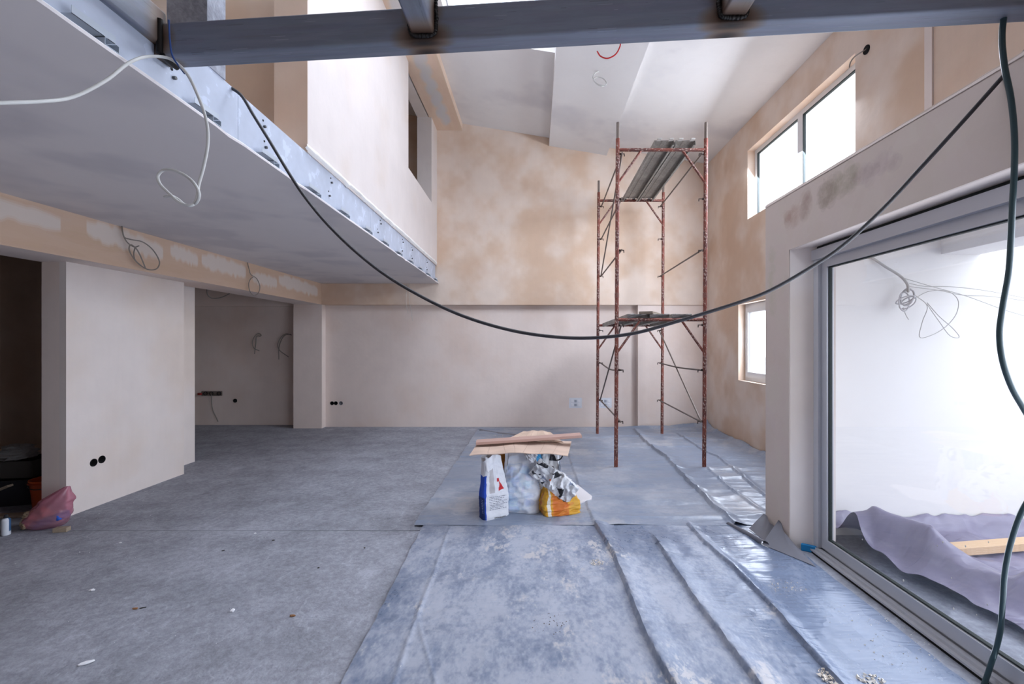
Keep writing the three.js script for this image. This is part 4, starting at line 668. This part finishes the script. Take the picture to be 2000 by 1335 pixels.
{
  const crate = (x, y, z, w, h, d, ry, c, label) => { const o = thing('junk_crate', label, 'crate', 'junk in the dark room'); const m = plain(...c); add('floor_panel', box(-w / 2, w / 2, 0, 0.02, -d / 2, d / 2), m, o); for (const s of [-1, 1]) { add('side_panel', box(s * w / 2 - 0.01, s * w / 2 + 0.01, 0, h, -d / 2, d / 2), m, o); add('end_panel', box(-w / 2, w / 2, 0, h, s * d / 2 - 0.01, s * d / 2 + 0.01), m, o); } o.position.set(x, y, z); o.rotation.y = ry; };
  crate(-5.12, 0.0, -4.55, 0.55, 0.24, 0.40, 0.3, [46, 46, 52], 'dark plastic crate on the floor of the dark left room');
  crate(-5.16, 0.245, -4.60, 0.42, 0.16, 0.32, 0.1, [86, 80, 76], 'grey box stacked on the dark crate in the left room');
  const bd = (a, b, w, h, m, label) => tag(add('loose_board', bar(a, b, w, h, 0.004), m), label, 'board', 'junk in the dark room');
  bd(V(-5.25, 0.012, -4.02), V(-4.52, 0.012, -4.12), 0.09, 0.022, M.wood, 'loose board on the floor in front of the orange bucket');
  bd(V(-5.40, 0.03, -4.19), V(-4.84, 0.25, -4.20), 0.05, 0.02, M.wood, 'slanting batten leaning on the dark crate');
  bd(V(-5.25, 0.455, -4.97), V(-4.62, 0.455, -5.05), 0.10, 0.02, plain(52, 70, 96), 'blue-grey board lying behind the bucket');
  tag(add('rubbish_sack', sack({ w: 0.5, d: 0.36, h: 0.42, s: 631, rough: 0.05, pinchD: 0.5 }).translate(-4.95, 0.002, -4.97), plain(150, 124, 100)), 'brown rubbish sack at the back of the dark left room', 'bag', 'junk in the dark room');
  tag(add('rubbish_sack', sack({ w: 0.22, d: 0.2, h: 0.13, s: 641, rough: 0.06, pinchD: 0.6 }).translate(-5.2, 0.408, -4.58), plain(170, 166, 164)), 'pale bundle on top of the grey box in the left room', 'bag', 'junk in the dark room');
}

// ---------- small debris ----------
{
  const chip = (w, h, d, s) => { const g = new THREE.IcosahedronGeometry(0.5, 1), p = g.attributes.position; for (let i = 0; i < p.count; i++) { const k = 0.75 + 0.5 * hash(Math.round(p.getX(i) * 97), Math.round(p.getY(i) * 89 + p.getZ(i) * 71), s); p.setXYZ(i, p.getX(i) * k * w, p.getY(i) * k * h, p.getZ(i) * k * d); } g.computeVertexNormals(); return g; };
  const put = (px, py, w, h, d, turn, m, label, s, name = 'plaster_chip') => { const q = floorAt(px, py); const o = tag(add(name, chip(w, h, d, s), m), label, 'debris', 'crumbs on the concrete'); o.position.set(q.x, h * 0.42, q.z); o.rotation.y = turn; };
  const wh = plain(232, 232, 234), br = plain(142, 100, 66), dk = plain(48, 44, 42);
  put(168, 1296, 0.06, 0.014, 0.022, 0.6, wh, 'long white plaster chip nearest the bottom left', 11); put(180, 1153, 0.03, 0.012, 0.022, 0.3, wh, 'small white plaster chip below the pier', 12); put(454, 1194, 0.024, 0.018, 0.02, 1.0, wh, 'rounded white plaster chip on the middle of the concrete', 13);
  put(264, 1189, 0.032, 0.01, 0.014, 0.1, br, 'brown wood splinter with a dark tip', 14, 'wood_splinter'); put(279, 1187, 0.034, 0.006, 0.008, 0.4, dk, 'dark twig beside the brown splinter', 15, 'twig'); put(571, 1203, 0.032, 0.012, 0.014, 0.1, br, 'brown wood chip near the edge of the sheeting', 16, 'wood_splinter');
  put(498, 1042, 0.022, 0.01, 0.018, 0.1, wh, 'white plaster chip just in front of the floor joint', 17); put(235, 1060, 0.02, 0.008, 0.014, 0.1, wh, 'tiny white plaster chip near the pink bag', 18); put(534, 1055, 0.02, 0.006, 0.014, 0.5, dk, 'dark crumb beside the floor joint', 19); put(622, 1109, 0.014, 0.008, 0.01, 0.1, dk, 'black crumb near the sheeting edge', 20); put(712, 1070, 0.014, 0.007, 0.012, 0, dk, 'black crumb close to the end of the joint', 21); put(436, 1075, 0.02, 0.005, 0.012, 0.4, dk, 'thin dark flake on the mid concrete', 22);
  // loose heaps of crumbled plaster: nobody could count the grains
  const heap = (px, py, rx, rz, n, smax, label, c, y0 = 0.014) => { const q = floorAt(px, py, y0), gs = []; for (let i = 0; i < n; i++) { const a = rnd() * 6.3, r = Math.sqrt(rnd()), s = smax * (0.25 + 0.75 * rnd() ** 3), g = new THREE.TetrahedronGeometry(s, 0); g.rotateX(rnd() * 6); g.rotateY(rnd() * 6); g.scale(1, 0.7, 1); g.translate(q.x + Math.cos(a) * r * rx, y0 + s * 0.25, q.z + Math.sin(a) * r * rz); gs.push(g); } const m = add('plaster_crumbs', gs, c); m.name = numbered('plaster_crumbs'); m.userData = { kind: 'stuff', label, category: 'crumbs' }; };
  const cr = plain(206, 196, 184);
  heap(1165, 1098, 0.05, 0.045, 220, 0.008, 'pale crumbled plaster beside the long fold', cr); heap(1622, 1322, 0.045, 0.06, 150, 0.014, 'plaster rubble at the lower right end of a fold', cr, 0.02); heap(1540, 1150, 0.13, 0.12, 240, 0.006, 'fine plaster crumbs before the glass door', cr); heap(1720, 1240, 0.22, 0.3, 160, 0.007, 'scattered crumbs along the door track', plain(190, 186, 182)); heap(1700, 1326, 0.06, 0.03, 60, 0.016, 'flat plaster flakes at the bottom right', plain(200, 194, 186)); heap(1080, 1220, 0.12, 0.12, 90, 0.006, 'dark crumbs on the front sheet', plain(110, 100, 92)); heap(1200, 1250, 0.12, 0.1, 160, 0.005, 'pale dust crumbs on the front sheet', cr); heap(968, 852, 0.15, 0.12, 50, 0.016, 'light crumbs on the rear sheet by the back wall', cr);
  heap(450, 1000, 1.6, 1.2, 260, 0.007, 'tiny white grit scattered over the concrete', plain(214, 214, 218), 0.001); heap(350, 1180, 1.0, 0.5, 140, 0.0045, 'tiny white grit on the near concrete', plain(206, 206, 210), 0.001);
}
// blue foam strip at the foot of the reveal
tag(add('foam_strip', rbox(0.10, 0.05, 0.03, 0.006).rotateY(-0.61).translate(2.045, 0.028, -3.40), plain(22, 130, 190, { roughness: 0.7 })), 'bright blue foam strip at the foot of the pillar by the door', 'foam strip');

// ---------- on the terrace ----------
{
  M.tarpMauve = std({ color: new THREE.Color().setRGB(0.23, 0.205, 0.285), bumpMap: scaled(wrinkleTex, 1.5), bumpScale: 0.02, roughness: 0.38 });
  const crest = [[2.36, -3.38, 0.19], [2.50, -3.36, 0.28], [2.62, -3.16, 0.22], [2.72, -2.95, 0.14], [2.84, -2.70, 0.10], [2.92, -2.58, 0.15], [3.02, -2.42, 0.12], [3.2, -2.1, 0.08], [3.3, -1.6, 0.06]];
  const segd = (x, z) => { let best = 9, h = 0; for (let i = 1; i < crest.length; i++) { const [ax, az, ah] = crest[i - 1], [bx, bz, bh] = crest[i], dx = bx - ax, dz = bz - az, t = clamp(((x - ax) * dx + (z - az) * dz) / (dx * dx + dz * dz)), d = Math.hypot(x - ax - t * dx, z - az - t * dz); if (d < best) { best = d; h = mix(ah, bh, t); } } return [best, h]; };
  const g = sheet(130, 150, (u, v) => {
    const z = mix(-3.69, -1.2, v), xl = 2.30 + 0.16 * fbm(v, 0.2, 8, 3, 701) + 0.10 * sstep(0.2, 0.5, v) + 0.35 * v * v, x = mix(xl, 4.6, u), [d, h] = segd(x, z);
    let y = 0.012 + h * Math.exp(-((d / 0.13) ** 2)) * (0.8 + 0.4 * fbm(x * 0.3, z * 0.3, 8, 3, 707)); y += 0.07 * Math.max(0, 1 - Math.abs(2 * fbm(x * 0.30 + 2, z * 0.22 + 5, 8, 3, 711) - 1) - 0.6) / 0.4; y += 0.07 * (1 - Math.abs(2 * fbm(x * 0.5, z * 0.35 + 3, 6, 2, 713) - 1)) * Math.exp(-((d / 0.3) ** 2));
    y += 0.10 * sstep(-3.58, -3.69, z) * (0.75 + 0.5 * fbm(u, 0.3, 16, 3, 717)); return [x, y, z, x, z];
  }, 0.002);
  tag(add('crumpled_tarpaulin', g, M.tarpMauve), 'crumpled mauve-grey tarpaulin on the terrace behind the glass', 'tarpaulin');
  const a = floorAt(1852, 1096, 0.06), b = floorAt(2010, 1083, 0.06); const dir = b.clone().sub(a).setY(0).normalize(); const e = a.clone().add(dir.multiplyScalar(1.5));
  M.pine = std({ map: scaled(dataTex(256, 256, (u, v) => { const t = fbm(u, v * 0.2, 24, 3, 721); return mix3(rgb(226, 196, 160), rgb(206, 168, 128), t); }), 0.3), roughness: 0.8 });
  tag(add('timber_batten', bar(V(a.x, 0.115, a.z - 0.05), V(e.x, 0.115, e.z - 0.05), 0.10, 0.055, 0.004), M.pine), 'pale pine batten lying on the tarpaulin outside', 'batten');
  // cable stub with a bundle of wires on the white wall
  const WZ = 3.69, w = (a2, b2, d = WZ) => P(1600 + a2 / 3.178, 380 + b2 / 3.178, d), o = thing('wall_cable_bundle', 'tangled bundle of white wires hanging on the terrace wall', 'cable');
  M.wireGrey = plain(186, 182, 176);
  add('conduit', cable([w(312, 380), w(400, 440, 3.66), w(515, 515, 3.62), w(548, 560, 3.61), w(552, 600, 3.6)], 0.010), M.wireGrey, o); add('conduit_mouth', new THREE.SphereGeometry(0.022, 10, 8).translate(w(312, 380).x, w(312, 380).y, -3.69), plain(206, 196, 176), o);
  const loops = []; for (let k = 0; k < 5; k++) { const pts = []; for (let i = 0; i <= 10; i++) { const t = i / 10 * 6.3, rx = 42 + 10 * hash(k, 1, 1), ry = 48 + 12 * hash(k, 2, 1); pts.push(w(540 + rx * Math.sin(t + 0.5 * k) * (0.7 + 0.12 * k) + 34 * (hash(k, 3, 2) - 0.5), 655 - ry * Math.cos(t + 0.3 * k) * (1.15 - 0.16 * k) + 40 * (hash(k, 4, 2) - 0.5), 3.6 + 0.03 * Math.cos(t + k))); } loops.push(...cable(pts, 0.005, 4)); } add('coiled_wires', loops, plain(206, 204, 204), o);
  const fine = [[[515, 515], [700, 570], [900, 625], [1150, 715], [1250, 745], [1330, 770]], [[560, 550], [650, 568], [800, 570], [1000, 590], [1270, 640], [1350, 660]], [[560, 570], [750, 595], [880, 622], [1050, 630], [1300, 660]], [[580, 650], [680, 600], [800, 600], [860, 650], [855, 730], [790, 815], [700, 870], [625, 885], [640, 790], [670, 690], [590, 620]], [[670, 680], [740, 780], [820, 880], [870, 885], [840, 840], [740, 750], [670, 670]], [[520, 700], [540, 750], [555, 775]]];
  for (const f of fine) add('loose_wire', tube(f.map(([p, q]) => w(p, q, 3.62)), 0.0028, 6, 8, 5), M.wireGrey, o);
}
renderer.render(scene, camera);
